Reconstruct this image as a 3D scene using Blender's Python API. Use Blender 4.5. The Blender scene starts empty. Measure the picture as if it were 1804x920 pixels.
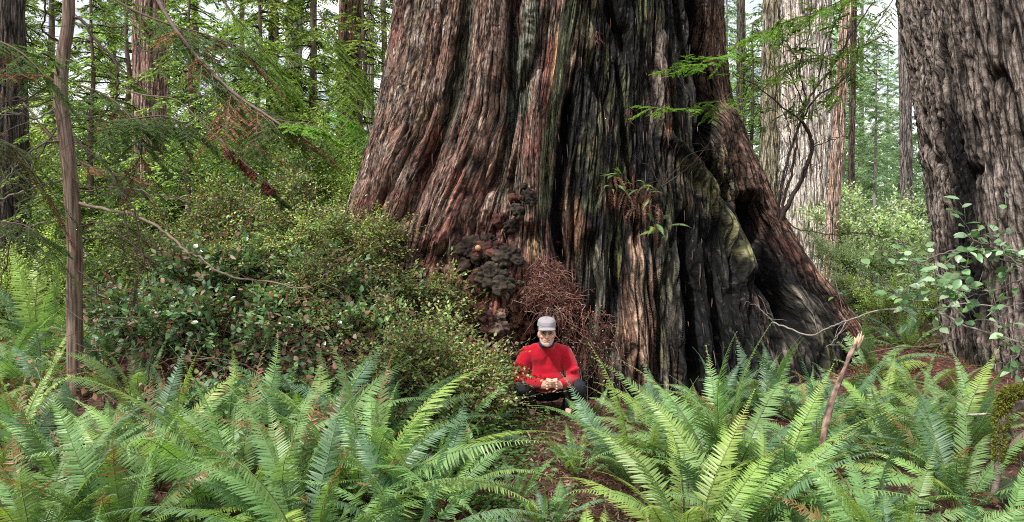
import bpy, math, random
import numpy as np
PI = math.pi
rs = np.random.RandomState(7)
random.seed(7)
scene = bpy.context.scene
COL = scene.collection
sstep = lambda a, b, x: (lambda t: t*t*(3-2*t))(np.clip((x-a)/(b-a), 0, 1))

# ------------------------------------------------------------------ camera
FPX, CX, CY, HORIZ, EYE = 1363.0, 902.0, 460.0, 415.0, 1.6
PITCH = math.atan((CY-HORIZ)/FPX)
cp, sp = math.cos(PITCH), math.sin(PITCH)
cam = bpy.data.cameras.new('camera'); cam.sensor_width = 36; cam.lens = FPX/1804*36
cam.clip_start = 0.05; cam.clip_end = 900
camo = bpy.data.objects.new('camera', cam); COL.objects.link(camo)
camo.location = (0, 0, EYE); camo.rotation_euler = (PI/2-PITCH, 0, 0)
scene.camera = camo

def P(sx, sy, Y):
    u = (sx-CX)/FPX; v = (CY-sy)/FPX
    t = Y/(cp+v*sp)
    return np.array([u*t, Y, EYE+(v*cp-sp)*t])
def proj(V):
    d = V[..., 1]*cp-(V[..., 2]-EYE)*sp
    up = V[..., 1]*sp+(V[..., 2]-EYE)*cp
    d = np.maximum(d, .05)
    return CX+FPX*V[..., 0]/d, CY-FPX*up/d

# ------------------------------------------------------------------ noise
_perm = np.random.RandomState(3).permutation(256); _perm = np.concatenate([_perm, _perm, _perm])
_g = np.random.RandomState(5).normal(size=(256, 3)); _g /= np.linalg.norm(_g, axis=1)[:, None]
def noise(x, y, z=0.0):
    x, y, z = np.broadcast_arrays(np.asarray(x, float), np.asarray(y, float), np.asarray(z, float))
    xi = np.floor(x).astype(int); yi = np.floor(y).astype(int); zi = np.floor(z).astype(int)
    xf, yf, zf = x-xi, y-yi, z-zi
    f = lambda t: t*t*t*(t*(t*6-15)+10)
    u, v, w = f(xf), f(yf), f(zf)
    def c(i, j, k):
        h = _perm[(_perm[(_perm[(xi+i) & 255]+yi+j) & 255]+zi+k) & 255]
        g = _g[h]
        return g[..., 0]*(xf-i)+g[..., 1]*(yf-j)+g[..., 2]*(zf-k)
    l = lambda a, b, t: a+(b-a)*t
    r = l(l(l(c(0,0,0), c(1,0,0), u), l(c(0,1,0), c(1,1,0), u), v),
          l(l(c(0,0,1), c(1,0,1), u), l(c(0,1,1), c(1,1,1), u), v), w)
    return r*1.6
def fbm(x, y, z=0.0, o=4):
    s = 0; a = 1; f = 1
    for i in range(o):
        s = s+a*noise(x*f+i*17.3, y*f+i*5.1, z*f+i*9.7); a *= .5; f *= 2.03
    return s

# ------------------------------------------------------------------ mesh builder
class MB:
    def __init__(s): s.V = []; s.C = []; s.F = []; s.n = 0; s.UV = []
    def add(s, V, F, col=(1, 1, 1)):
        V = np.asarray(V, float).reshape(-1, 3)
        c = np.asarray(col, float)
        if c.ndim == 1: c = np.tile(c, (len(V), 1))
        s.V.append(V); s.C.append(c)
        for f in (F if isinstance(F, list) else [F]):
            f = np.asarray(f)
            if f.size: s.F.append(f+s.n)
        s.n += len(V)
    def mesh(s, name, smooth=True):
        V = np.concatenate(s.V); C = np.concatenate(s.C)
        me = bpy.data.meshes.new(name)
        me.vertices.add(len(V)); me.vertices.foreach_set('co', V.astype(np.float32).ravel())
        loops = np.concatenate([f.ravel() for f in s.F]); tot = np.concatenate([np.full(len(f), f.shape[1]) for f in s.F])
        st = np.concatenate([[0], np.cumsum(tot)[:-1]])
        me.loops.add(len(loops)); me.loops.foreach_set('vertex_index', loops.astype(np.int32))
        me.polygons.add(len(tot)); me.polygons.foreach_set('loop_start', st.astype(np.int32)); 
        me.polygons.foreach_set('loop_total', tot.astype(np.int32))
        me.polygons.foreach_set('use_smooth', np.full(len(tot), smooth))
        at = me.color_attributes.new('col', 'FLOAT_COLOR', 'POINT')
        at.data.foreach_set('color', np.concatenate([C, np.ones((len(C), 1))], 1).astype(np.float32).ravel())
        me.update(calc_edges=True); me.validate()
        return me
    def obj(s, name, mat, parent=None, smooth=True, loc=(0, 0, 0)):
        return link(name, s.mesh(name, smooth), mat, parent, loc)
def link(name, me, mat=None, parent=None, loc=(0, 0, 0)):
    if mat is not None and not me.materials: me.materials.append(mat)
    o = bpy.data.objects.new(name, me); COL.objects.link(o); o.location = loc
    if parent: o.parent = parent
    return o
def tag(o, label=None, cat=None, group=None, kind=None):
    if label: o['label'] = label
    if cat: o['category'] = cat
    if group: o['group'] = group
    if kind: o['kind'] = kind
    return o
def thing(name, label, cat, loc=(0, 0, 0), rz=0, group=None, s=1):
    o = bpy.data.objects.new(name, None); COL.objects.link(o); o.location = loc
    o.rotation_euler = (0, 0, rz); o.scale = (s, s, s); o.empty_display_size = .1
    return tag(o, label, cat, group)

def nrm(v):
    v = np.asarray(v, float); return v/np.maximum(np.linalg.norm(v, axis=-1, keepdims=True), 1e-9)
def smoothline(pts, k=6):
    """Catmull-Rom resample of control points (N,D)."""
    p = np.asarray(pts, float)
    if len(p) < 3: return np.array([p[0]+(p[-1]-p[0])*t for t in np.linspace(0, 1, k+1)])
    q = np.vstack([2*p[0]-p[1], p, 2*p[-1]-p[-2]]); out = []
    for i in range(1, len(q)-2):
        for t in np.arange(k)/k:
            a, b, c, d = q[i-1], q[i], q[i+1], q[i+2]
            out.append(.5*((2*b)+(c-a)*t+(2*a-5*b+4*c-d)*t*t+(3*b-a-3*c+d)*t**3))
    out.append(p[-1]); return np.array(out)
def tube(mb, pts, r, seg=6, col=(1, 1, 1), wob=0.0):
    p = np.asarray(pts, float); n = len(p); r = np.broadcast_to(np.asarray(r, float), (n,))
    t = nrm(np.gradient(p, axis=0))
    ref = np.array([0, 0, 1.]) if abs(t[:, 2]).mean() < .8 else np.array([1., 0, 0])
    a = nrm(np.cross(t, ref)); b = np.cross(t, a)
    th = np.arange(seg)/seg*2*PI
    rr = r[:, None]*np.ones(seg)
    if wob: rr = rr*(1+wob*noise(p[:, 0:1]*9+np.cos(th)*1.3, p[:, 1:2]*9+np.sin(th)*1.3, p[:, 2:3]*9))
    V = p[:, None]+(a[:, None]*np.cos(th)[None, :, None]+b[:, None]*np.sin(th)[None, :, None])*rr[..., None]
    i = np.arange(n-1)[:, None]*seg; j = np.arange(seg)
    F = np.stack([i+j, i+(j+1) % seg, i+seg+(j+1) % seg, i+seg+j], -1).reshape(-1, 4)
    V = V.reshape(-1, 3); c = np.asarray(col, float)
    if c.ndim == 2: c = np.repeat(c, seg, axis=0)
    mb.add(V, [F, np.array([list(range(seg))[::-1]]), np.array([[(n-1)*seg+k for k in range(seg)]])], c)
def sticks(mb, A, B, ra, rb, col):
    """many straight three sided twigs at once"""
    A = np.asarray(A); B = np.asarray(B); n = len(A)
    if not n: return
    t = nrm(B-A); a = nrm(np.cross(t, np.array([.31, .17, .93]))); b = np.cross(t, a)
    V = np.zeros((n, 6, 3))
    for k in range(3):
        o = a*math.cos(k*2.094)+b*math.sin(k*2.094)
        V[:, k] = A+o*np.reshape(ra, (-1, 1)); V[:, 3+k] = B+o*np.reshape(rb, (-1, 1))
    base = np.arange(n)[:, None]*6
    F = np.concatenate([base+np.array([k, (k+1) % 3, 3+(k+1) % 3, 3+k]) for k in range(3)])
    c = np.asarray(col, float); c = np.tile(c, (n, 1)) if c.ndim == 1 else c
    mb.add(V.reshape(-1, 3), F, np.repeat(c, 6, axis=0))
def leaves(mb, Pt, D, N, L, W, col, prof=None, fold=.25, curl=.0):
    """batch of leaves; prof = (t, half width fraction) rows; folded along the midrib"""
    n = len(Pt)
    if n == 0: return
    D = nrm(D); S = nrm(np.cross(D, N)); Nn = np.cross(S, D)
    L = np.broadcast_to(np.asarray(L, float), (n,))[:, None]; W = np.broadcast_to(np.asarray(W, float), (n,))[:, None]
    if prof is None: prof = [(0.45, 1.0)]
    k = len(prof); V = np.zeros((n, 2+3*k, 3)); V[:, 0] = Pt; V[:, 1] = Pt+D*L-Nn*L*curl
    for i, (t, w) in enumerate(prof):
        c = Pt+D*L*t-Nn*L*curl*t*t
        V[:, 2+3*i] = c+S*W*w/2+Nn*W*w*fold/2; V[:, 3+3*i] = c; V[:, 4+3*i] = c-S*W*w/2+Nn*W*w*fold/2
    T = [[0, 3, 2], [0, 4, 3]]; Q = []
    for i in range(k-1):
        a = 2+3*i; Q += [[a, a+1, a+4, a+3], [a+1, a+2, a+5, a+4]]
    a = 2+3*(k-1); T += [[a, a+1, 1], [a+1, a+2, 1]]
    base = np.arange(n)[:, None, None]*(2+3*k)
    F = [(base+np.array(T)[None]).reshape(-1, 3)]
    if Q: F.append((base+np.array(Q)[None]).reshape(-1, 4))
    c = np.asarray(col, float); c = np.tile(c, (n, 1)) if c.ndim == 1 else c
    mb.add(V.reshape(-1, 3), F, np.repeat(c, 2+3*k, axis=0))
OVAL = [(.12, .55), (.35, 1.0), (.62, .86), (.85, .42)]
LANCE = [(.25, 1.0), (.6, .75)]
def mixc(cols, n, r=rs, jit=.18):
    cols = np.asarray(cols, float); c = cols[r.randint(0, len(cols), n)]
    return np.clip(c*(1+jit*r.normal(size=(n, 1))), .002, 1)

# ------------------------------------------------------------------ materials
def newmat(name):
    m = bpy.data.materials.new(name); m.use_nodes = True; nt = m.node_tree; nt.nodes.clear()
    out = nt.nodes.new('ShaderNodeOutputMaterial')
    return m, nt, out
def leafmat(name, rough=.5, trans=.35, spec=.5, sat=1.0, objvar=.25, tint=(1, 1, 1)):
    m, nt, out = newmat(name); N = nt.nodes; K = nt.links
    a = N.new('ShaderNodeAttribute'); a.attribute_name = 'col'
    oi = N.new('ShaderNodeObjectInfo')
    geo = N.new('ShaderNodeNewGeometry')
    nz = N.new('ShaderNodeTexNoise'); nz.inputs['Scale'].default_value = 1.6; nz.inputs['Detail'].default_value = 3
    K.new(geo.outputs['Position'], nz.inputs['Vector'])
    mr = N.new('ShaderNodeMapRange'); mr.inputs[1].default_value = .3; mr.inputs[2].default_value = .7
    mr.inputs[3].default_value = 1-objvar; mr.inputs[4].default_value = 1+objvar
    K.new(nz.outputs[0], mr.inputs[0])
    mo = N.new('ShaderNodeMapRange'); mo.inputs[3].default_value = 1-objvar*.6; mo.inputs[4].default_value = 1+objvar*.6
    K.new(oi.outputs['Random'], mo.inputs[0])
    mu = N.new('ShaderNodeMath'); mu.operation = 'MULTIPLY'; K.new(mr.outputs[0], mu.inputs[0]); K.new(mo.outputs[0], mu.inputs[1])
    hs = N.new('ShaderNodeHueSaturation'); hs.inputs['Saturation'].default_value = sat
    K.new(a.outputs['Color'], hs.inputs['Color']); K.new(mu.outputs[0], hs.inputs['Value'])
    hm = N.new('ShaderNodeMapRange'); hm.inputs[3].default_value = .485; hm.inputs[4].default_value = .515
    K.new(oi.outputs['Random'], hm.inputs[0]); K.new(hm.outputs[0], hs.inputs['Hue'])
    p = N.new('ShaderNodeBsdfPrincipled'); p.inputs['Roughness'].default_value = rough
    p.inputs['Specular IOR Level'].default_value = spec
    K.new(hs.outputs[0], p.inputs['Base Color'])
    t = N.new('ShaderNodeBsdfTranslucent')
    tc = N.new('ShaderNodeMix'); tc.data_type = 'RGBA'; tc.blend_type = 'MULTIPLY'; tc.inputs[0].default_value = 1
    K.new(hs.outputs[0], tc.inputs[6]); tc.inputs[7].default_value = (1.5, 1.6, .7, 1)
    K.new(tc.outputs[2], t.inputs['Color'])
    mx = N.new('ShaderNodeMixShader'); mx.inputs[0].default_value = trans
    K.new(p.outputs[0], mx.inputs[1]); K.new(t.outputs[0], mx.inputs[2]); K.new(mx.outputs[0], out.inputs[0])
    return m
def solidmat(name, rough=.85, nscale=30, bump=.3, bdist=.01, var=.35, stretch=(1, 1, 1), spec=.3, uv=False, detail=6):
    """base colour from the col attribute times procedural noise, plus bump"""
    m, nt, out = newmat(name); N = nt.nodes; K = nt.links
    a = N.new('ShaderNodeAttribute'); a.attribute_name = 'col'
    tc = N.new('ShaderNodeTexCoord'); mp = N.new('ShaderNodeMapping'); mp.inputs['Scale'].default_value = stretch
    K.new(tc.outputs['UV' if uv else 'Object'], mp.inputs['Vector'])
    nz = N.new('ShaderNodeTexNoise'); nz.inputs['Scale'].default_value = nscale; nz.inputs['Detail'].default_value = detail
    nz.inputs['Roughness'].default_value = .65
    K.new(mp.outputs[0], nz.inputs['Vector'])
    mr = N.new('ShaderNodeMapRange'); mr.inputs[1].default_value = .3; mr.inputs[2].default_value = .7
    mr.inputs[3].default_value = 1-var; mr.inputs[4].default_value = 1+var; K.new(nz.outputs[0], mr.inputs[0])
    mx = N.new('ShaderNodeMix'); mx.data_type = 'RGBA'; mx.blend_type = 'MULTIPLY'; mx.inputs[0].default_value = 1
    K.new(a.outputs['Color'], mx.inputs[6]); K.new(mr.outputs[0], mx.inputs[7])
    p = N.new('ShaderNodeBsdfPrincipled'); p.inputs['Roughness'].default_value = rough
    p.inputs['Specular IOR Level'].default_value = spec
    K.new(mx.outputs[2], p.inputs['Base Color'])
    b = N.new('ShaderNodeBump'); b.inputs['Strength'].default_value = bump; b.inputs['Distance'].default_value = bdist
    K.new(nz.outputs[0], b.inputs['Height']); K.new(b.outputs[0], p.inputs['Normal'])
    K.new(p.outputs[0], out.inputs[0])
    return m
M = dict(
    fern=leafmat('fern_green', .42, .3, .55, objvar=.2),
    leaf=leafmat('shrub_leaf', .45, .35, .5, objvar=.42),
    gloss=leafmat('glossy_leaf', .3, .2, .7, objvar=.2),
    conifer=leafmat('conifer_green', .6, .42, .3, objvar=.35),
    dead=leafmat('dead_foliage', .8, .2, .2, objvar=.3),
    twig=solidmat('twig_bark', .85, 40, .4, .004, .35),
    stem=solidmat('sapling_bark', .9, 60, .8, .006, .45, (1, 1, .09)),
    burl=solidmat('burl_bark', .9, 34, 1., .02, .55),
    soil=solidmat('forest_duff', .95, 9, 1., .03, .5, spec=.15, detail=10),
    moss=solidmat('moss', .95, 120, 1., .01, .5),
    wood=solidmat('broken_wood', .8, 30, .6, .006, .35, (6, 6, .6)),
)
def barkmat(name, sx1, sy1):
    m, nt, out = newmat(name); N = nt.nodes; K = nt.links
    def n(t, **kw):
        q = N.new(t)
        for k, v in kw.items(): setattr(q, k, v)
        return q
    a = n('ShaderNodeAttribute', attribute_name='col'); tc = n('ShaderNodeTexCoord')
    wn = n('ShaderNodeTexNoise'); wn.inputs['Scale'].default_value = 2.2; wn.inputs['Detail'].default_value = 5; K.new(tc.outputs['UV'], wn.inputs['Vector'])
    vm = n('ShaderNodeVectorMath', operation='MULTIPLY_ADD'); vm.inputs[1].default_value = (.055, .2, 0); K.new(wn.outputs['Color'], vm.inputs[0]); K.new(tc.outputs['UV'], vm.inputs[2])
    def vor(kx, ky, w):
        mp = n('ShaderNodeMapping'); mp.inputs['Scale'].default_value = (kx, ky, 1); K.new(vm.outputs[0], mp.inputs['Vector'])
        v = n('ShaderNodeTexVoronoi', feature='DISTANCE_TO_EDGE'); v.inputs['Scale'].default_value = 1; K.new(mp.outputs[0], v.inputs['Vector'])
        r = n('ShaderNodeMapRange'); r.inputs[1].default_value = 0; r.inputs[2].default_value = w; K.new(v.outputs['Distance'], r.inputs[0]); return r.outputs[0]
    def noi(kx, ky, d=8, lo=.3, hi=.7):
        mp = n('ShaderNodeMapping'); mp.inputs['Scale'].default_value = (kx, ky, 1); K.new(vm.outputs[0], mp.inputs['Vector'])
        v = n('ShaderNodeTexNoise'); v.inputs['Scale'].default_value = 1; v.inputs['Detail'].default_value = d; v.inputs['Roughness'].default_value = .7; K.new(mp.outputs[0], v.inputs['Vector'])
        r = n('ShaderNodeMapRange'); r.inputs[1].default_value = lo; r.inputs[2].default_value = hi; K.new(v.outputs[0], r.inputs[0]); return r.outputs[0]
    def mth(op, x, y):
        q = n('ShaderNodeMath', operation=op)
        for i, z in enumerate((x, y)):
            if isinstance(z, (int, float)): q.inputs[i].default_value = z
            else: K.new(z, q.inputs[i])
        return q.outputs[0]
    v1 = vor(sx1, sy1, .09); v2 = vor(sx1*2.7, sy1*4, .15); gr = noi(sx1*3, sy1*2.4, 9); fine = noi(60, 26, 6); pat = noi(3, 1.5, 4, .35, .65)
    # plates: cracks count more where the patch noise is high
    k1 = mth('ADD', mth('MULTIPLY', v1, .88), .12); k2 = mth('ADD', mth('MULTIPLY', v2, .65), .35)
    g = mth('ADD', mth('MULTIPLY', gr, 1.0), .42); f = mth('ADD', mth('MULTIPLY', fine, 1.1), .55)
    tot = mth('MULTIPLY', mth('MULTIPLY', k1, k2), mth('MULTIPLY', g, f)); tot = mth('MULTIPLY', tot, mth('ADD', mth('MULTIPLY', pat, .5), .95))
    mx = n('ShaderNodeMix', data_type='RGBA', blend_type='MULTIPLY'); mx.inputs[0].default_value = 1
    K.new(a.outputs['Color'], mx.inputs[6]); K.new(tot, mx.inputs[7])
    # pale grey weathering flecks on the proud fibres
    fl = noi(38, 15, 5, .56, .66); mf = n('ShaderNodeMix', data_type='RGBA'); K.new(mth('MULTIPLY', mth('MULTIPLY', fl, v2), .45), mf.inputs[0]); K.new(mx.outputs[2], mf.inputs[6])
    sc = n('ShaderNodeMix', data_type='RGBA', blend_type='ADD'); sc.inputs[0].default_value = 1; K.new(mx.outputs[2], sc.inputs[6]); sc.inputs[7].default_value = (.17, .155, .14, 1); K.new(sc.outputs[2], mf.inputs[7])
    p = n('ShaderNodeBsdfPrincipled'); p.inputs['Roughness'].default_value = .85; p.inputs['Specular IOR Level'].default_value = .25
    K.new(mf.outputs[2], p.inputs['Base Color'])
    h = mth('ADD', mth('ADD', mth('MULTIPLY', v1, 1.0), mth('MULTIPLY', v2, .45)), mth('ADD', mth('MULTIPLY', gr, .6), mth('MULTIPLY', fine, .25)))
    b = n('ShaderNodeBump'); b.inputs['Strength'].default_value = 1; b.inputs['Distance'].default_value = .03; K.new(h, b.inputs['Height']); K.new(b.outputs[0], p.inputs['Normal'])
    K.new(p.outputs[0], out.inputs[0]); return m
M['bark'] = barkmat('giant_bark', 11, 1.2); M['bark2'] = barkmat('redwood_bark', 9, .8)
def plain(name, col, rough=.8, nscale=200, bump=.15, bdist=.002, var=.12, sheen=0, spec=.3):
    m, nt, out = newmat(name); N = nt.nodes; K = nt.links
    tc = N.new('ShaderNodeTexCoord'); nz = N.new('ShaderNodeTexNoise'); nz.inputs['Scale'].default_value = nscale
    nz.inputs['Detail'].default_value = 4
    K.new(tc.outputs['Object'], nz.inputs['Vector'])
    r = N.new('ShaderNodeMapRange'); r.inputs[1].default_value = .3; r.inputs[2].default_value = .7
    r.inputs[3].default_value = 1-var; r.inputs[4].default_value = 1+var; K.new(nz.outputs[0], r.inputs[0])
    mx = N.new('ShaderNodeMix'); mx.data_type = 'RGBA'; mx.blend_type = 'MULTIPLY'; mx.inputs[0].default_value = 1
    mx.inputs[6].default_value = (*col, 1); K.new(r.outputs[0], mx.inputs[7])
    p = N.new('ShaderNodeBsdfPrincipled'); p.inputs['Roughness'].default_value = rough
    p.inputs['Specular IOR Level'].default_value = spec
    if sheen: p.inputs['Sheen Weight'].default_value = sheen
    K.new(mx.outputs[2], p.inputs['Base Color'])
    b = N.new('ShaderNodeBump'); b.inputs['Strength'].default_value = bump; b.inputs['Distance'].default_value = bdist
    K.new(nz.outputs[0], b.inputs['Height']); K.new(b.outputs[0], p.inputs['Normal']); K.new(p.outputs[0], out.inputs[0])
    return m

# ------------------------------------------------------------------ world and sun
SUN_EL, SUN_AZ = math.radians(54), math.radians(-132)   # azimuth from +Y, clockwise
w = bpy.data.worlds.new('World'); scene.world = w; w.use_nodes = True
nt = w.node_tree; N = nt.nodes; K = nt.links
bg = N['Background']; bg.inputs['Strength'].default_value = .13
sky = N.new('ShaderNodeTexSky'); sky.sky_type = 'NISHITA'; sky.sun_disc = False
sky.sun_elevation = SUN_EL; sky.sun_rotation = SUN_AZ; sky.air_density = 1; sky.dust_density = 2
tcw = N.new('ShaderNodeTexCoord'); mpw = N.new('ShaderNodeMapping'); mpw.inputs['Scale'].default_value = (1, 1, 2.2)
nzw = N.new('ShaderNodeTexNoise'); nzw.inputs['Scale'].default_value = 3.2; nzw.inputs['Detail'].default_value = 6
K.new(tcw.outputs['Generated'], mpw.inputs[0]); K.new(mpw.outputs[0], nzw.inputs['Vector'])
rmp = N.new('ShaderNodeMapRange'); rmp.inputs[1].default_value = .30; rmp.inputs[2].default_value = .50; K.new(nzw.outputs[0], rmp.inputs[0])
mxw = N.new('ShaderNodeMix'); mxw.data_type = 'RGBA'; mxw.inputs[7].default_value = (11, 11.2, 11.6, 1)
K.new(rmp.outputs[0], mxw.inputs[0]); K.new(sky.outputs[0], mxw.inputs[6]); K.new(mxw.outputs[2], bg.inputs['Color'])
sun = bpy.data.lights.new('sun', 'SUN'); sun.energy = 5.0; sun.angle = math.radians(2.5); sun.color = (1, .96, .9)
suno = bpy.data.objects.new('sun', sun); COL.objects.link(suno)
sd = np.array([math.sin(SUN_AZ)*math.cos(SUN_EL), math.cos(SUN_AZ)*math.cos(SUN_EL), math.sin(SUN_EL)])
from mathutils import Vector, Matrix, Euler
suno.rotation_euler = Vector(sd).to_track_quat('Z', 'Y').to_euler(); suno.location = (0, 0, 30)
scene.view_settings.view_transform = 'Standard'; scene.view_settings.look = 'None'; scene.view_settings.exposure = 0
cy = scene.cycles
cy.max_bounces = 5; cy.diffuse_bounces = 3; cy.glossy_bounces = 2; cy.transmission_bounces = 3; cy.transparent_max_bounces = 2
cy.use_denoising = False; cy.pixel_filter_type = 'BLACKMAN_HARRIS'; cy.filter_width = 1.05; cy.caustics_reflective = False; cy.caustics_refractive = False
cy.sample_clamp_indirect = 4

# ------------------------------------------------------------------ ground
def H(x, y):
    x = np.asarray(x, float); y = np.asarray(y, float)
    h = .05*fbm(x*.5, y*.5, 1.3, 3)
    mx = sstep(-.3, -1.7, x)
    crest = 1.45*sstep(5.7, 8.8, y)*mx*(1-.9*sstep(-2.9, -4.6, x))
    crest = crest*(1-.6*sstep(11, 20, y))
    right = .32*sstep(6.8, 9.5, y)*sstep(.8, 2.5, x)*(1-.75*sstep(3.2, 5, x)*sstep(11, 8, y))
    mid = .25*sstep(7.2, 9.5, y)*(1-sstep(-.6, -1.5, x))
    front = -.08*sstep(4.5, 3, y)
    far = .9*sstep(26, 60, y)+2.0*sstep(60, 130, y)
    return h+crest+np.maximum(right, mid)+front+far+.02*fbm(x*3, y*3, .2, 3)
def grid_sheet():
    xs = np.concatenate([-np.geomspace(8, 300, 50)[::-1], np.linspace(-7.9, 8.9, 260), np.geomspace(9, 300, 50)])
    ys = np.concatenate([-np.geomspace(1, 120, 20)[::-1], np.linspace(-.8, 14, 240), np.geomspace(14.2, 500, 60)])
    X, Y = np.meshgrid(xs, ys); Z = H(X, Y)
    n = fbm(X*1.7, Y*1.7, 4, 4); n2 = noise(X*.8, Y*.8, 9)
    red = np.array([.10, .05, .038]); brn = np.array([.06, .04, .03]); grn = np.array([.05, .075, .02])
    t = np.clip(.5+n*.9, 0, 1)[..., None]; C = red*t+brn*(1-t)
    g = (sstep(.15, .5, n2+.25*n)*.6*sstep(8.5, 12, Y)+sstep(12, 20, Y)*.5)[..., None]; C = C*(1-np.clip(g, 0, 1))+grn*np.clip(g, 0, 1)
    mb = MB(); h, wd = X.shape
    i = np.arange(h-1)[:, None]*wd; j = np.arange(wd-1)
    F = np.stack([i+j, i+j+1, i+wd+j+1, i+wd+j], -1).reshape(-1, 4)
    mb.add(np.stack([X, Y, Z], -1).reshape(-1, 3), F, C.reshape(-1, 3))
    o = mb.obj('forest_floor', M['soil']); tag(o, kind='structure')
grid_sheet()

# ------------------------------------------------------------------ giant redwood
def bark(phi, z, seed=0, scale=1.0):
    """phi: metres around, z: metres up -> displacement, crack mask, fleck"""
    w1 = noise(phi*1.1/scale, z*.6, seed+3.1)*.06*scale; w2 = noise(phi*4/scale, z*1.8, seed+7.7)*.011*scale
    p = phi+w1+w2
    n1 = noise(p/(.13*scale), z/1.5, seed+1.3); n2 = noise(p/(.05*scale), z/.7, seed+11.9); n3 = noise(p/(.02*scale), z/.3, seed+21.)
    c1 = np.exp(-(n1/.10)**2)*np.clip(.65+noise(p*3, z*1.7, seed+66), 0, 1); c2 = np.exp(-(n2/.13)**2)*np.clip(.6+1.3*noise(p*5, z*2.5, seed+67), 0, 1)
    c3 = np.exp(-(noise(p/.09, z/.12, seed+4.)/.10)**2)*np.clip(noise(phi*2, z*2, seed+41.)+.3, 0, 1)
    d = -.06*c1-.030*c2-.014*c3+.014*noise(p/.3, z/1.3, seed+2)+.014*n3+.009*noise(p/.013, z/.10, seed+31)+.008*noise(p/.05, z/.06, seed+35)
    return d*scale, np.clip(1.0*c1+.8*c2+.5*c3, 0, 1), n3

FL_SY = np.array([-900, 0, 100, 200, 300, 400, 500, 600, 760])
FL = np.array([  # flow lines of the grain, one per column, x at each FL_SY
 [700, 690, 680, 665, 630, 600, 570, 540, 520],
 [748, 740, 730, 710, 672, 640, 610, 580, 560],
 [825, 820, 808, 792, 750, 715, 695, 680, 670],
 [880, 875, 865, 850, 815, 775, 745, 720, 705],
 [908, 905, 900, 897, 880, 850, 832, 820, 812],
 [962, 960, 955, 940, 935, 935, 930, 925, 925],
 [1005, 1010, 995, 980, 970, 965, 975, 980, 985],
 [1062, 1070, 1060, 1050, 1040, 1030, 1025, 1020, 1020],
 [1112, 1120, 1120, 1120, 1115, 1115, 1115, 1122, 1125],
 [1172, 1180, 1185, 1195, 1200, 1205, 1195, 1200, 1205],
 [1228, 1235, 1240, 1250, 1275, 1298, 1312, 1335, 1350],
 [1262, 1270, 1275, 1290, 1335, 1380, 1430, 1500, 1560]], float)
FV = np.array([690, 750, 835, 895, 930, 990, 1040, 1095, 1160, 1235, 1310, 1420.])
def flow(sx, sy):
    out = np.zeros_like(sx); rows = np.stack([np.interp(sy, FL_SY, f) for f in FL], 0)   # 12,N...
    res = FV[0]+(sx-rows[0])*1.0
    for i in range(11):
        t = (sx-rows[i])/(rows[i+1]-rows[i]); m = sx >= rows[i]
        res = np.where(m, FV[i]+t*(FV[i+1]-FV[i]), res)
    m = sx > rows[-1]; res = np.where(m, FV[-1]+(sx-rows[-1]), res)
    return res
FEAT = [  # polyline, sigma px, amplitude m, power
 ([(825,-400),(820,0),(812,80),(800,160),(775,230),(755,290),(735,340),(712,400)], 13, -.24),
 ([(905,-200),(905,40),(902,120),(898,210),(884,290),(870,335)], 10, -.24),
 ([(962,20),(952,70),(930,125),(918,160)], 6, -.14),
 ([(1002,170),(992,260),(985,340),(982,400),(990,465)], 10, -.42),
 ([(966,200),(962,330),(958,440)], 4, -.10),
 ([(1062,-160),(1078,10),(1096,55),(1102,95)], 11, -.28),
 ([(1036,95),(1050,150),(1064,185)], 9, -.22),
 ([(1086,110),(1100,200),(1113,300),(1120,380),(1125,440)], 5, -.2),
 ([(1212,-300),(1222,-50),(1236,60),(1246,130),(1250,200),(1240,250),(1262,300),(1282,345)], 15, -.6),
 ([(1150,420),(1158,520),(1166,660)], 5, -.16),
 ([(1205,370),(1206,450),(1214,560),(1224,680)], 11, -.38),
 ([(1246,470),(1256,540),(1266,640)], 9, -.2),
 ([(1322,350),(1345,450),(1382,530),(1410,590)], 19, -.65),
 ([(1284,320),(1300,380),(1322,440),(1348,530)], 8, -.34),
 ([(1082,430),(1087,520),(1080,620)], 5, -.16),
 ([(1042,420),(1047,500),(1040,580)], 6, -.16),
 ([(1014,300),(1010,400),(1014,480)], 5, -.14),
 ([(1150,40),(1148,130),(1150,240)], 6, -.14),
 ([(1190,-60),(1200,60),(1215,150)], 6, -.16),
 ([(945,525),(950,590),(955,700)], 34, -1.1),
 ([(765,180),(738,240),(692,330),(655,395)], 8, -.12),
 ([(850,180),(835,260),(795,350),(765,430)], 6, -.10),
 ([(790,-200),(782,0),(775,90),(760,150)], 6, -.07),
 ([(910,270),(905,330),(930,380)], 8, -.14),
 ([(742,-200),(740,0),(725,150),(685,290),(650,400),(620,500)], 34, .14),
 ([(866,-200),(865,0),(855,150),(830,260),(805,350),(770,440)], 26, .24),
 ([(930,10),(932,50),(926,100),(915,130)], 16, .17),
 ([(952,130),(942,230),(938,320),(938,400)], 18, .27),
 ([(1008,-200),(1006,0),(990,100),(972,200)], 13, .10),
 ([(1050,210),(1045,330),(1035,420)], 16, .15),
 ([(1180,240),(1228,305),(1262,370),(1292,430),(1314,490)], 12, .30),
 ([(1275,190),(1300,260),(1330,310),(1362,380),(1405,460),(1475,535)], 18, .20),
 ([(1122,440),(1122,540),(1132,650)], 11, .17),
 ([(1186,440),(1196,550),(1206,670)], 9, .14),
 ([(1230,420),(1240,520),(1250,640)], 8, .15),
 ([(1064,300),(1062,450),(1062,560)], 8, .10),
 ([(1170,60),(1165,150),(1172,230)], 12, .10),
 ([(890,470),(872,540),(850,620)], 26, .22),
]
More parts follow.
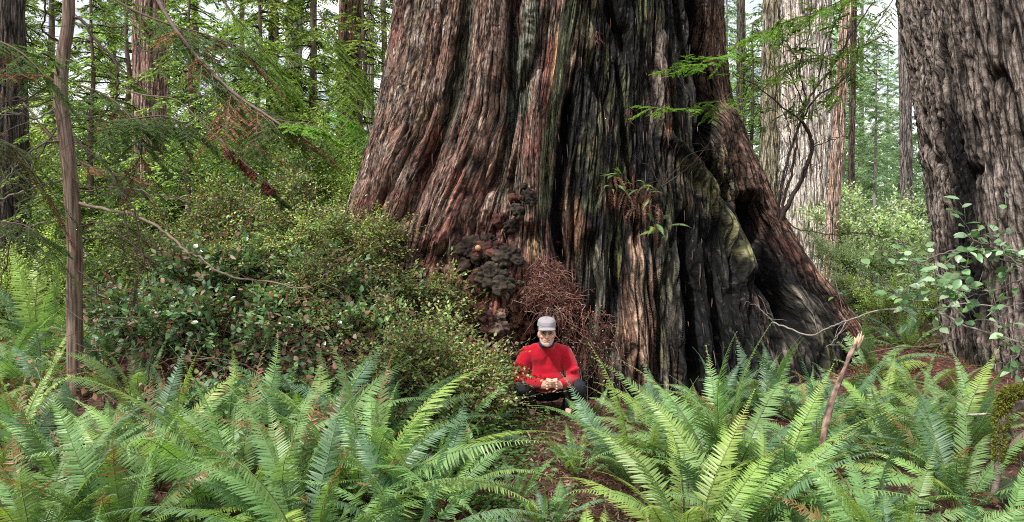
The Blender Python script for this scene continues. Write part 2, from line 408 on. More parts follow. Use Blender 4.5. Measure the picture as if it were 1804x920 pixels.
def featval(sx, sy, pts, sg):
    q = smoothline(pts, 5); ys = q[:, 1]; X = np.interp(sy, ys, q[:, 0])
    fade = sstep(ys[0]-18, ys[0]+25, sy)*(1-sstep(ys[-1]-25, ys[-1]+18, sy))
    d = (sx-X)/sg
    return np.exp(-np.abs(d)**2.3)*fade
def giant():
    Yc = 9.95
    # silhouette: pixel rows -> left / right
    zz = np.array([-.6, .05, .25, .6, 1.05, 1.6, 2.0, 2.5, 3.1, 3.9, 4.65, 7, 14])
    def z2sy(z): return HORIZ+(EYE-z)*FPX/Yc
    lpx = np.interp(z2sy(zz), [0, 60, 130, 200, 250, 310, 360, 400, 520, 700], [697, 690, 680, 665, 650, 630, 612, 603, 560, 520])
    rpx = np.interp(z2sy(zz), [0, 100, 200, 270, 330, 400, 450, 490, 530, 575, 640, 700], [1268, 1271, 1284, 1312, 1344, 1374, 1398, 1438, 1486, 1510, 1545, 1570])
    XL = (lpx-CX)/FPX*Yc; XR = (rpx-CX)/FPX*Yc
    XL[-2] += .1; XR[-2] -= .1; XL[-1] += .5; XR[-1] -= .5
    b_ = np.interp(zz, [-.6, 0, 1, 2, 3.5, 14], [2.7, 2.6, 2.4, 2.15, 1.95, 1.6])
    th = np.concatenate([np.linspace(-PI, -1.85, 70)[:-1], np.linspace(-1.85, 1.85, 1150), np.linspace(1.85, PI, 70)[1:]])
    z = np.concatenate([np.linspace(-.6, 5.2, 740), np.linspace(5.25, 14, 90)])
    TH, Z = np.meshgrid(th, z)
    a = np.interp(Z, zz, (XR-XL)/2); cx = np.interp(Z, zz, (XR+XL)/2); b = np.interp(Z, zz, b_)
    # smooth profile
    x = cx+a*np.sin(TH)*.985; y = Yc-b*np.cos(TH)
    V0 = np.stack([x, y, Z], -1)
    sx, sy = proj(V0)
    front = sstep(1.75, 1.5, np.abs(TH))
    PH = flow(sx, sy)
    aT = np.abs(TH); sxc = np.clip(sx, 560, 1560)
    pm = flow(sxc, sy)*.0070+np.sign(TH)*(1.5*np.maximum(aT-.9, 0)**1.4*(aT < 1.6)+(aT >= 1.6)*(1.5*.7**1.4+2.3*(aT-1.6)))
    # blended so the back has plain bark
    jx = 5*noise(pm*1.4, Z*.8, 8)+2.*noise(pm*5, Z*1.8, 2)
    right = sstep(985, 1010, sx+8*noise(Z*3, Z*0, 3)+.05*(sy-200)*0)
    d = np.zeros_like(sx); df = np.zeros_like(sx)
    for pts, sg, amp in FEAT:
        f_ = amp*featval(sx+jx, sy, pts, sg)*front; df += f_*.85; d += f_*.15
    bd, crack, fl = bark(pm, Z, 0)
    # weathered, split wood on the right: long sharp flutes
    rw = noise(pm/.30+.4*noise(pm*2, Z*.6, 4), Z/2.6, 50); rw2 = noise(pm/.10, Z/1.1, 61); rw3 = noise(pm/.04, Z/.5, 71)
    step = np.floor(noise(pm/.22, Z/.8, 81)*4)/4
    rw4 = noise(pm/.018, Z/.28, 91)
    wood = .10*np.abs(rw)-.06*np.exp(-(rw2/.13)**2)-.03*np.exp(-(rw3/.16)**2)+.02*rw3+.012*rw4-.035*np.exp(-(rw/.09)**2)+.03*step
    wcrack = np.clip(np.exp(-(rw2/.16)**2)*.8+np.exp(-(rw/.09)**2)*.8+.7*np.exp(-(rw3/.17)**2), 0, 1)
    # patchy mix of remnant bark
    low = sstep(330, 480, sy)
    isw = right*front
    outer = np.clip(featval(sx+jx, sy, [(1262,-50),(1272,120),(1300,220),(1338,300),(1372,380),(1420,460),(1500,540),(1540,620)], 30)*1.6, 0, 1)
    isw = isw*(1-outer*.9)
    d += bd*(1-isw)*(1.15)+(wood+.5*bd)*isw
    # smooth bare green strip
    strip = np.clip(featval(sx+jx*.6, sy, [(1012,-100),(1006,0),(992,100),(974,200),(965,290),(960,380)], 15)*1.5, 0, 1)*front
    d -= bd*strip*.85*(1-isw)
    # lumpy burls on the bark column and lower left
    lump = np.abs(noise(x*5.5, Z*5.5, 7))+.5*np.abs(noise(x*12, Z*12, 9))
    lm = np.clip(featval(sx+jx, sy, [(932,0),(930,60),(918,130)], 18)+.8*featval(sx+jx, sy, [(905,290),(925,350),(930,410)], 28)
                 +.8*featval(sx, sy, [(880,380),(870,470),(860,620)], 42)+.3*featval(sx, sy, [(1470,500),(1500,560),(1490,600)], 30), 0, 1)*front
    df += .12*(lump-.35)*lm
    # broad undulation
    d += .045*noise(x*1.5, Z*.6, 5)+.015*noise(x*3.5, Z*1.2, 15)
    nx = np.sin(TH)*b; ny = -np.cos(TH)*a; ln = np.hypot(nx, ny); nx /= ln; ny /= ln
    Vd = np.stack([x+nx*d+.0*df, y+ny*d-df, Z], -1)
    # ---- colour
    n1 = fbm(pm*1.5, Z*1.1, 20, 4); n2 = fbm(pm*5, Z*3, 22, 3); nb = fbm(x*4, Z*4, 25, 3)
    def L(c0, c1, t): t = np.clip(t, 0, 1)[..., None]; return c0*(1-t)+np.asarray(c1, float)*t
    C = np.zeros(x.shape+(3,))+np.array([.19, .108, .08])
    C = L(C, (.235, .17, .135), .4+.9*n2-.2*lump)            # grey weathered ridges
    C = L(C, (.165, .058, .042), sstep(-.1, .6, n1+.5*(low-.35)+.2*n2)*.7*(1-isw))   # red inner bark
    C = L(C, (.13, .042, .03), low*.55*(1-isw))
    C = L(C, (.13, .14, .085), sstep(.15, .5, fbm(pm*2.2, Z*.8, 33, 3))*.45)             # lichen green grey
    C = L(C, (.42, .36, .31), sstep(.38, .62, fl+.3*n2)*.6*(1-isw))                   # pale flecks
    # wood side
    Wc = np.zeros_like(C)+np.array([.115, .10, .08])
    Wc = L(Wc, (.21, .18, .14), sstep(-.05, .55, rw3+.5*n2))
    Wc = L(Wc, (.012, .012, .013), sstep(-.34, .14, fbm(pm*1.6, Z*.75, 44, 3)+.14))
    Wc = L(Wc, (.115, .115, .055), sstep(.05, .5, fbm(pm*2.6, Z*1.2, 47, 3)-.1)*.6)
    Wc = L(Wc, (.19, .09, .055), sstep(.2, .6, fbm(pm*3, Z*1.0, 57, 3))*.7)
    C = L(C, Wc, isw)
    def paint(pts, sg, col, st=1., nz=.5, only=None):
        nonlocal C
        m = featval(sx+jx*1.5, sy, pts, sg)*front; m = np.clip(m*1.5+nz*n2*(m > .02)-.1, 0, 1)*st
        if only is not None: m = m*only
        C = L(C, col, m)
    paint([(820,-50),(815,80),(800,170),(775,240)], 16, (.06, .058, .035), .85)
    paint([(906,30),(900,150),(890,260)], 10, (.04, .035, .03), .9)
    paint([(932,0),(930,60),(918,130),(908,200)], 18, (.13, .15, .11), .8)
    paint([(975,60),(965,130),(960,200)], 10, (.22, .07, .055), .8)
    paint([(1018,-80),(1008,0),(992,100),(974,200),(965,290),(960,380)], 13, (.15, .16, .085), .95, .5)
    paint([(1028,-50),(1022,50),(1005,120)], 6, (.33, .25, .16), .7)
    paint([(985,60),(978,110),(970,170)], 4, (.32, .16, .07), .6)
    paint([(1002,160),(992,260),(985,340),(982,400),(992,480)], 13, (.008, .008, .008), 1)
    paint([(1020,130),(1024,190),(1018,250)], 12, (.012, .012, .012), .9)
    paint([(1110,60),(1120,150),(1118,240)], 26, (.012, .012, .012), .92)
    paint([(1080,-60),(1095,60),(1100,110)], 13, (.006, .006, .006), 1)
    paint([(1150,60),(1155,180),(1160,240)], 15, (.19, .15, .12), .8)
    paint([(1072,60),(1068,120),(1075,200)], 9, (.17, .17, .085), .7, .9)
    paint([(1050,210),(1046,300),(1040,380)], 15, (.15, .155, .08), .7, .9)
    paint([(1098,120),(1104,220),(1112,330)], 9, (.14, .15, .08), .6, .9)
    paint([(1172,330),(1180,400),(1180,470)], 12, (.12, .13, .06), .6, .9)
    paint([(1030,-50),(1034,40),(1040,110)], 10, (.16, .16, .09), .6, .9)
    paint([(1205,-60),(1215,60),(1226,160),(1228,240)], 14, (.02, .018, .017), .9)
    paint([(1222,-200),(1236,60),(1248,140),(1250,200),(1244,250),(1262,310),(1280,345)], 15, (.004, .004, .004), 1, .2)
    paint([(1175,270),(1215,300),(1255,365),(1290,430),(1312,490)], 14, (.26, .245, .12), .9, 1.3)
    paint([(1170,250),(1190,330),(1215,390)], 18, (.14, .12, .085), .8)
    paint([(1262,20),(1272,120),(1300,220),(1340,300),(1375,380),(1430,470),(1500,545)], 24, (.15, .085, .06), .85)
    paint([(1262,240),(1280,300),(1295,330),(1320,390),(1335,410)], 9, (.25, .20, .13), .8)
    paint([(1322,350),(1345,450),(1382,530),(1410,600)], 20, (.004, .004, .004), 1, .2)
    paint([(1225,380),(1240,460),(1262,640)], 42, (.012, .012, .013), .97, .4)
    paint([(1190,420),(1200,520),(1215,660)], 14, (.02, .018, .018), .85, .6)
    paint([(1300,450),(1320,520),(1350,620)], 38, (.016, .015, .015), .93, .4)
    paint([(1205,370),(1206,450),(1214,560),(1226,680)], 12, (.004, .004, .004), 1, .2)
    paint([(1330,520),(1345,560),(1356,610)], 7, (.22, .13, .09), .7)
    paint([(1124,400),(1122,470),(1122,560),(1136,640)], 9, (.80, .52, .37), .97, .5)
    paint([(1105,560),(1100,620),(1110,680)], 6, (.30, .19, .13), .6, .9)
    paint([(1120,300),(1124,350),(1126,420)], 4, (.22, .06, .04), .9)
    paint([(1150,470),(1152,560),(1160,660)], 13, (.16, .085, .06), .7)
    paint([(1165,540),(1168,600),(1175,650)], 7, (.19, .2, .09), .5)
    paint([(1090,380),(1088,440),(1085,500)], 14, (.14, .15, .06), .7)
    paint([(1050,430),(1052,520),(1050,600)], 16, (.17, .15, .11), .7)
    paint([(1000,470),(1010,540),(1020,660)], 16, (.12, .06, .045), .8)
    paint([(945,520),(950,590),(955,700)], 36, (.012, .007, .006), .97, .2)  # shade inside the hollow behind the man, painted near black
    paint([(690,330),(650,400),(620,470)], 40, (.13, .05, .036), .6)
    paint([(770,220),(752,290),(735,350)], 10, (.18, .06, .045), .6, .9)
    paint([(812,290),(812,340),(790,400),(750,440)], 12, (.19, .062, .045), .6, .9)
    paint([(940,420),(945,460)], 10, (.42, .27, .14), .8)
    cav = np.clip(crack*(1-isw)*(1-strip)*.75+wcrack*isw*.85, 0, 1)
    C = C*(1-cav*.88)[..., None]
    hi = noise(pm/.022, Z/.22, 3)*(1-isw)+rw4*isw
    C = np.clip(C*(1+.9*hi+.45*noise(pm/.045, Z/.5, 13)+.5*noise(pm/.011, Z/.05, 14))[..., None]*1.35, .002, .8)
    mb = MB(); h, wd = x.shape; i = np.arange(h-1)[:, None]*wd; j = np.arange(wd-1)
    F = np.stack([i+j, i+j+1, i+wd+j+1, i+wd+j], -1).reshape(-1, 4)
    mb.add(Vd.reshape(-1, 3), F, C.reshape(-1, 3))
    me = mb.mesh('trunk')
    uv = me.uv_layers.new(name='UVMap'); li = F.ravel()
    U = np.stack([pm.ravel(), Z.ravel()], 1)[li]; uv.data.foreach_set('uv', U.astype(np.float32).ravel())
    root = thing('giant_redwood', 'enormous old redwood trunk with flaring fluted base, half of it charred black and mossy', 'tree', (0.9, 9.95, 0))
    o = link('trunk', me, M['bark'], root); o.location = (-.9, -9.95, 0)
    # depth raster
    S = 4; W_, H_ = 460, 240; R = np.full((H_, W_), 99.)
    px, py = proj(Vd); m = (np.abs(TH) < 1.75) & (px > 0) & (px < W_*S) & (py > 0) & (py < H_*S)
    np.minimum.at(R, ((py[m]/S).astype(int), (px[m]/S).astype(int)), Vd[..., 1][m])
    return root, R
GT, DR = giant()
def depth(sx, sy):
    i, j = int(sy/4), int(sx/4); w_ = DR[max(i-1, 0):i+2, max(j-1, 0):j+2]; v = w_.min()
    return v if v < 50 else 9.5
def on_trunk(sx, sy, off=.03): return P(sx, sy, depth(sx, sy)-off)

def lump(mb, c, r, col, amp=.35, fr=6, res=40, seed=0):
    """lumpy knot"""
    u = np.linspace(0, PI, res); v = np.linspace(0, 2*PI, res*2, endpoint=False)
    U, V = np.meshgrid(u, v, indexing='ij')
    d = np.stack([np.sin(U)*np.cos(V), np.sin(U)*np.sin(V), np.cos(U)], -1)
    q = d*np.asarray(r); s = seed*3.7
    n = np.abs(noise(q[..., 0]*fr+s, q[..., 1]*fr, q[..., 2]*fr))+.5*np.abs(noise(q[..., 0]*fr*2.2+s, q[..., 1]*fr*2.2, q[..., 2]*fr*2.2))+.30*noise(q[..., 0]*fr*5+s, q[..., 1]*fr*5, q[..., 2]*fr*5)
    k = 1+amp*(n-.35)*1.6
    Vv = np.asarray(c)+q*k[..., None]
    cc = np.asarray(col)*(np.clip(.12+1.9*n, .05, 1.7))[..., None]
    h, wd = U.shape; i = np.arange(h-1)[:, None]*wd; j = np.arange(wd)
    F = np.stack([i+j, i+wd+j, i+wd+(j+1) % wd, i+(j+1) % wd], -1).reshape(-1, 4)
    mb.add(Vv.reshape(-1, 3), F, cc.reshape(-1, 3))
def giant_parts():
    off = np.array([.9, 9.95, 0])
    def lumps(name, L, label=None):
        mb = MB()
        rr_ = np.random.RandomState(len(L)*7+int(L[0][0])); L2 = list(L)
        for (sx, sy, rx, rz, dep, col) in L:
            for _ in range(4):
                q_ = rr_.uniform(.3, .55); L2.append((sx+rr_.normal()*rx*.55, sy+rr_.normal()*rz*.5, rx*q_, rz*q_*rr_.uniform(.8, 1.4), dep+rr_.uniform(-.02, .07), np.array(col)*rr_.uniform(.6, 1.6)))
        for k, (sx, sy, rx, rz, dep, col) in enumerate(L2):
            Y = depth(sx, sy)-dep; s = Y/FPX
            lump(mb, P(sx, sy, Y+.03)-off, (rx*s*.88, min(rx, rz)*s*.9, rz*s*.88), np.array(col)*.95, .5, 5.2 if k < len(L) else 9, 64 if k < len(L) else 36, k+rx)
        o = mb.obj(name, M['burl'], GT)
        if label: o['label'] = label
    g = (.028, .017, .012); r = (.075, .028, .02); gg = (.045, .034, .024)
    lumps('burl', [(835,440,32,22,.06,g),(866,440,36,20,.08,r),(895,452,26,22,.12,gg),(822,462,16,22,.05,g)], 'big dark knotted burl jutting from the base')
    lumps('burl', [(862,488,30,24,.08,gg),(842,500,20,22,.05,r),(888,500,22,16,.1,gg)])
    lumps('burl', [(872,575,30,18,.05,(.15,.1,.08)),(905,540,24,26,.03,(.26,.14,.09)),(920,575,18,20,.1,(.2,.09,.06)),(852,560,22,24,.1,r)])
    lumps('burl', [(880,388,15,16,.02,r),(900,398,16,13,.03,g),(915,375,15,13,.02,gg),(932,345,15,17,.0,g),(905,352,12,12,.01,r)])
    mb = MB(); Y = depth(842, 437)-.28
    tube(mb, [P(842,437,Y+.15)-off, P(842,437,Y)-off], [.03, .028], 12, (.45, .26, .14)); mb.obj('branch_stub', M['wood'], GT)
giant_parts()

# ------------------------------------------------------------------ other redwood trunks
def redwood(name, label, base, top, r0, r1, height, col, col2, seed, nth=160, nz=160, flare=.35, group=None, char=None, detail=1., crackd=.75, depthk=1.):
    """trunk through base and top points; leaning allowed"""
    root = thing(name, label, 'tree', tuple(base), group=group)
    th = np.linspace(-PI, PI, nth); z = np.linspace(-.4, height, nz); TH, Z = np.meshgrid(th, z)
    lean = (np.asarray(top)-np.asarray(base)); lean = lean/lean[2]
    r = r0+(r1-r0)*np.clip(Z/height, 0, 1)+flare*r0*np.exp(-np.clip(Z, 0, None)/(r0*1.4))
    pm = TH*r0
    bd, crack, fl = bark(pm*1.0, Z, seed, detail)
    fluting = noise(np.cos(TH)*1.6+seed, np.sin(TH)*1.6, Z*.12)*.10*r0+noise(np.cos(TH)*4+seed, np.sin(TH)*4, Z*.2)*.05*r0
    rr = r+fluting+bd*depthk
    # seam closes because cos/sin noise; bark noise seam sits at the back (+Y)
    V = np.stack([lean[0]*Z+rr*np.sin(TH), lean[1]*Z-rr*np.cos(TH), Z], -1)
    n1 = fbm(pm*1.3, Z*.6, seed+.5, 3)
    t = np.clip(.5+.8*n1, 0, 1)[..., None]; C = np.array(col)*(1-t)+np.array(col2)*t
    C = C*(1+.5*np.clip(fl, -1, 1))[..., None]
    if char is not None: C = char(TH, Z, C, n1, fl)
    C = np.clip(C*(1-crackd*crack)[..., None], .003, 1.)
    mb = MB(); h, wd = TH.shape; i = np.arange(h-1)[:, None]*wd; j = np.arange(wd-1)
    F = np.stack([i+j, i+j+1, i+wd+j+1, i+wd+j], -1).reshape(-1, 4)
    mb.add(V.reshape(-1, 3), F, C.reshape(-1, 3)); me = mb.mesh('trunk')
    uv = me.uv_layers.new(name='UVMap'); U = np.stack([pm.ravel(), Z.ravel()], 1)[F.ravel()]
    uv.data.foreach_set('uv', U.astype(np.float32).ravel())
    link('trunk', me, M['bark2'], root)
    return root
def char_right(TH, Z, C, n1, fl):
    m = np.exp(-((TH+1.36+.08*noise(Z*1.2, Z*0, 4))/.10)**2)*sstep(.2, .8, Z)*(1-sstep(2.6, 3.4, Z))
    m = np.clip(m*1.5+.3*n1*(m > .1), 0, 1)[..., None]
    C = C*(1-m)+np.array([.012, .011, .012])*m
    mo = (sstep(.2, .6, noise(TH*3, Z*2, 77))*(1-sstep(.4, 1.6, Z))*.6)[..., None]
    return C*(1-mo)+np.array([.10, .12, .07])*mo
b = P(1932, 660, 8.9); tt = P(1834, 0, 8.9)
redwood('redwood_tree', 'massive grey brown redwood trunk cropped by the right edge with a charred left flank', b, tt, 1.46, 1.36, 12, (.25, .20, .17), (.38, .31, .27), 5, 620, 620, .12, char=char_right, detail=1.6, crackd=.85, depthk=1.2)
def bgtree(label, x0, y0, x1, y1, wpx, Y, col, col2, seed, h=34, group=None, flare=.2, name='redwood_tree', n=90):
    a = P(x0, y0, Y); c = P(x1, y1, Y); a = a+0; zg = float(H(a[0], a[1]))
    k = (a[2]-zg)/(c[2]-a[2]); base = a-(c-a)*k
    r = wpx*Y/FPX/2
    return redwood(name, label, base, c, r, r*.75, h, col, col2, seed, n, 220, flare, group, None, 1.4 if r > .4 else .8, .7)
bgtree('broad pale sunlit redwood trunk standing behind the giant root on the right', 1425, 480, 1420, 0, 88, 22, (.95, .76, .65), (1.0, .88, .78), 11, n=200)  # sunlit look comes from the near white bark colour
bgtree('greenish brown redwood trunk just left of the broad pale trunk', 1358, 440, 1366, 0, 46, 25, (.42, .36, .24), (.56, .5, .36), 12)
bgtree('slender reddish trunk leaning beside the broad pale trunk on its right', 1462, 470, 1488, 60, 22, 20, (.62, .40, .30), (.8, .6, .5), 13, flare=.1)
bgtree('thin dark straight trunk seen against white sky right of the giant', 1304, 300, 1305, 0, 15, 30, (.14, .12, .09), (.2, .17, .12), 14, flare=.1)
bgtree('narrow hazy trunk close to the charred flank of the right redwood', 1598, 400, 1592, 0, 20, 34, (.26, .22, .2), (.36, .3, .27), 15, flare=.1)
bgtree('thin brown trunk in the gap between pale trunk and right redwood', 1498, 420, 1502, 150, 11, 26, (.15, .1, .08), (.22, .16, .12), 16, flare=.1)
bgtree('dark shaggy redwood trunk at the far left edge of the photo', 14, 330, 4, 0, 70, 13.5, (.12, .09, .08), (.2, .16, .14), 17, n=140)
bgtree('pinkish brown redwood trunk behind hanging boughs at upper left', 262, 330, 264, 0, 58, 17, (.42, .24, .19), (.62, .42, .36), 18, n=140)
bgtree('grey slim redwood trunk in the middle of the left background', 512, 330, 519, 0, 30, 24, (.42, .36, .30), (.56, .5, .42), 19)
bgtree('reddish redwood trunk nearest the left side of the giant', 612, 330, 620, 0, 44, 16, (.24, .12, .085), (.38, .25, .19), 20, n=140)
bgtree('pale narrow trunk right beside the reddish one left of the giant', 652, 330, 652, 0, 15, 28, (.4, .34, .3), (.5, .44, .4), 21, flare=.1)
bgtree('dark thin trunk between the pinkish and grey trunks on the left', 468, 400, 478, 100, 12, 19, (.09, .065, .05), (.13, .1, .08), 22, flare=.1)

# ------------------------------------------------------------------ sword ferns
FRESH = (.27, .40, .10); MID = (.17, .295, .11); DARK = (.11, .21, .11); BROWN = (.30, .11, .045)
def frond_mesh(name, phi0, phi1, col, w=.105, npair=58, brown=0., twist=0., tipc=None, seed=0, curl=0, bc=BROWN):
    r = np.random.RandomState(seed); n = 40; t = np.linspace(0, 1, n)
    ph = phi0+(phi1-phi0)*t**1.25+curl*sstep(.85, 1, t)*2.5
    dx = np.sin(ph); dz = np.cos(ph); side = .10*twist*t**2
    pts = np.stack([np.concatenate([[0], np.cumsum(dx[:-1])]), np.zeros(n), np.concatenate([[0], np.cumsum(dz[:-1])])], 1)/(n-1)
    pts[:, 1] = side+.012*np.sin(t*6+seed)
    mb = MB(); rc = np.outer(1-t, np.array([.13, .09, .03]))+np.outer(t, np.array(col)*1.3)
    tube(mb, pts, .0045*(1-t*.85), 4, rc)
    tp = np.linspace(.13, .992, npair)+r.normal(size=npair)*.0015
    W = w*np.minimum(sstep(.05, .36, tp)*.55+.45*sstep(.0, .2, tp), 1)*(1-sstep(.45, 1.02, tp)**1.0*.93)
    tg = nrm(np.gradient(pts, axis=0)); pp = np.stack([np.interp(tp, t, pts[:, k]) for k in range(3)], 1)
    T = nrm(np.stack([np.interp(tp, t, tg[:, k]) for k in range(3)], 1))
    for s in (-1, 1):
        S = np.tile([0, 1., 0], (npair, 1))*s; up = nrm(np.cross(T, S)*s)    # up: normal of the blade
        up = np.where(up[:, 2:3]+up[:, 0:1]*-.3 < 0, up, up)
        tw = .35*np.sin(tp*5+seed)*.4
        D = nrm(S+T*(.30+.35*tp[:, None])+up*(.16*(-1)+tw[:, None]*s*.3)+r.normal(size=(npair, 3))*.07)
        keep = r.rand(npair) > .03
        c = np.tile(np.array(col), (npair, 1))*(1+.10*r.normal(size=(npair, 1)))
        if tipc is not None: c = c*(1-tp[:, None]**2)+np.array(tipc)*tp[:, None]**2
        if brown > 0:
            bm = (sstep(1-brown, 1-brown*.5, tp+.1*r.normal(size=npair)))[:, None]; c = c*(1-bm)+np.array(bc)*bm
            D = nrm(D+bm*r.normal(size=(npair, 3))*.35)
        Nn = nrm(np.cross(D, T)*s+1e-6); Nn = np.where((Nn*up).sum(1, keepdims=True) < 0, -Nn, Nn)
        Nn = nrm(Nn+r.normal(size=(npair, 3))*.18)
        sp_ = (1-.13)/npair
        leaves(mb, pp[keep], D[keep], Nn[keep], (W*(1+.08*r.normal(size=npair)))[keep], (sp_*.86*np.clip(W/w*1.4, .35, 1))[keep], np.clip(c, .003, 1)[keep], [(.10, 1.0), (.5, .82), (.82, .5)], -.18, .16)
    me = mb.mesh(name); me.materials.append(M['fern']); return me
R_ = math.radians
FR = {'up': [], 'arch': [], 'low': []}
fid = 0
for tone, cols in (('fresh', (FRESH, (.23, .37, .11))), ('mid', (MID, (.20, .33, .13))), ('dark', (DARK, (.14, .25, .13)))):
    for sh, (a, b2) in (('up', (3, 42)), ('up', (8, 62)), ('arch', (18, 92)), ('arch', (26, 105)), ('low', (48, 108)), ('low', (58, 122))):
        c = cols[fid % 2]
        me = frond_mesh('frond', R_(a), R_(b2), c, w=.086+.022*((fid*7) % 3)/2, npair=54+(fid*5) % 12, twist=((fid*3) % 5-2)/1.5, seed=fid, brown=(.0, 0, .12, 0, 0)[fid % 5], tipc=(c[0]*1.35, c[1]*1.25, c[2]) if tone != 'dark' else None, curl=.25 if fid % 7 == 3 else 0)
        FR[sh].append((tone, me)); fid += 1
BR = [frond_mesh('dead_frond', R_(20), R_(120), (.22, .11, .055), w=.07, npair=45, brown=1, bc=(.15, .055, .035), seed=91), frond_mesh('dead_frond', R_(60), R_(135), (.17, .08, .045), w=.06, npair=45, brown=1, bc=(.20, .10, .065), seed=92)]
HALF = [frond_mesh('frond', R_(6), R_(40), (.12, .2, .06), brown=.42, seed=95), frond_mesh('frond', R_(15), R_(80), (.12, .19, .06), brown=.5, seed=96)]
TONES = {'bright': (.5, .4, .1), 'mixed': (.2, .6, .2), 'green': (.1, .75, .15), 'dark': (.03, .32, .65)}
nferns = 0
def fern(label, x, y, size, tone, n=18, lean=0, tilt=0, browned=0, z=None, group='sword ferns across the forest floor', ups=.24, spread=(0, 2*PI), dead=2):
    global nferns; nferns += 1
    r = random.Random(nferns*13+5); z = float(H(x, y)) if z is None else z
    root = thing('sword_fern', label, 'fern', (x, y, z-.02), r.uniform(0, .3), group)
    pw = TONES[tone]
    def put(me, az, sc, tl):
        o = bpy.data.objects.new('frond' if 'dead' not in me.name else 'dead_frond', me); COL.objects.link(o); o.parent = root
        o.rotation_euler = Euler((r.uniform(-.55, .55), tl, az), 'XYZ'); o.scale = (sc, sc*r.uniform(.9, 1.15), sc)
        o.location = (.05*math.cos(az), .05*math.sin(az), 0)
        return o
    for i in range(n):
        q = r.random(); sh = 'up' if q < ups else ('arch' if q < ups+.45 else 'low')
        tn = r.choices(('fresh', 'mid', 'dark'), pw)[0]
        c = [m for t_, m in FR[sh] if t_ == tn]
        az = spread[0]+(spread[1]-spread[0])*((i+r.uniform(-.9, .9))/n)
        put(r.choice(c), az, size*r.uniform(.6, 1.15), r.uniform(-.15, .3)+tilt)
    for i in range(browned): put(HALF[i % 2], spread[0]+r.uniform(0, 1)*(spread[1]-spread[0]), size*r.uniform(.8, 1), .05)
    for i in range(dead): put(BR[i % 2], r.uniform(0, 6.28), size*r.uniform(.6, .8), .2)
    return root
def fpx(sx, Y): return (sx-CX)/FPX*Y
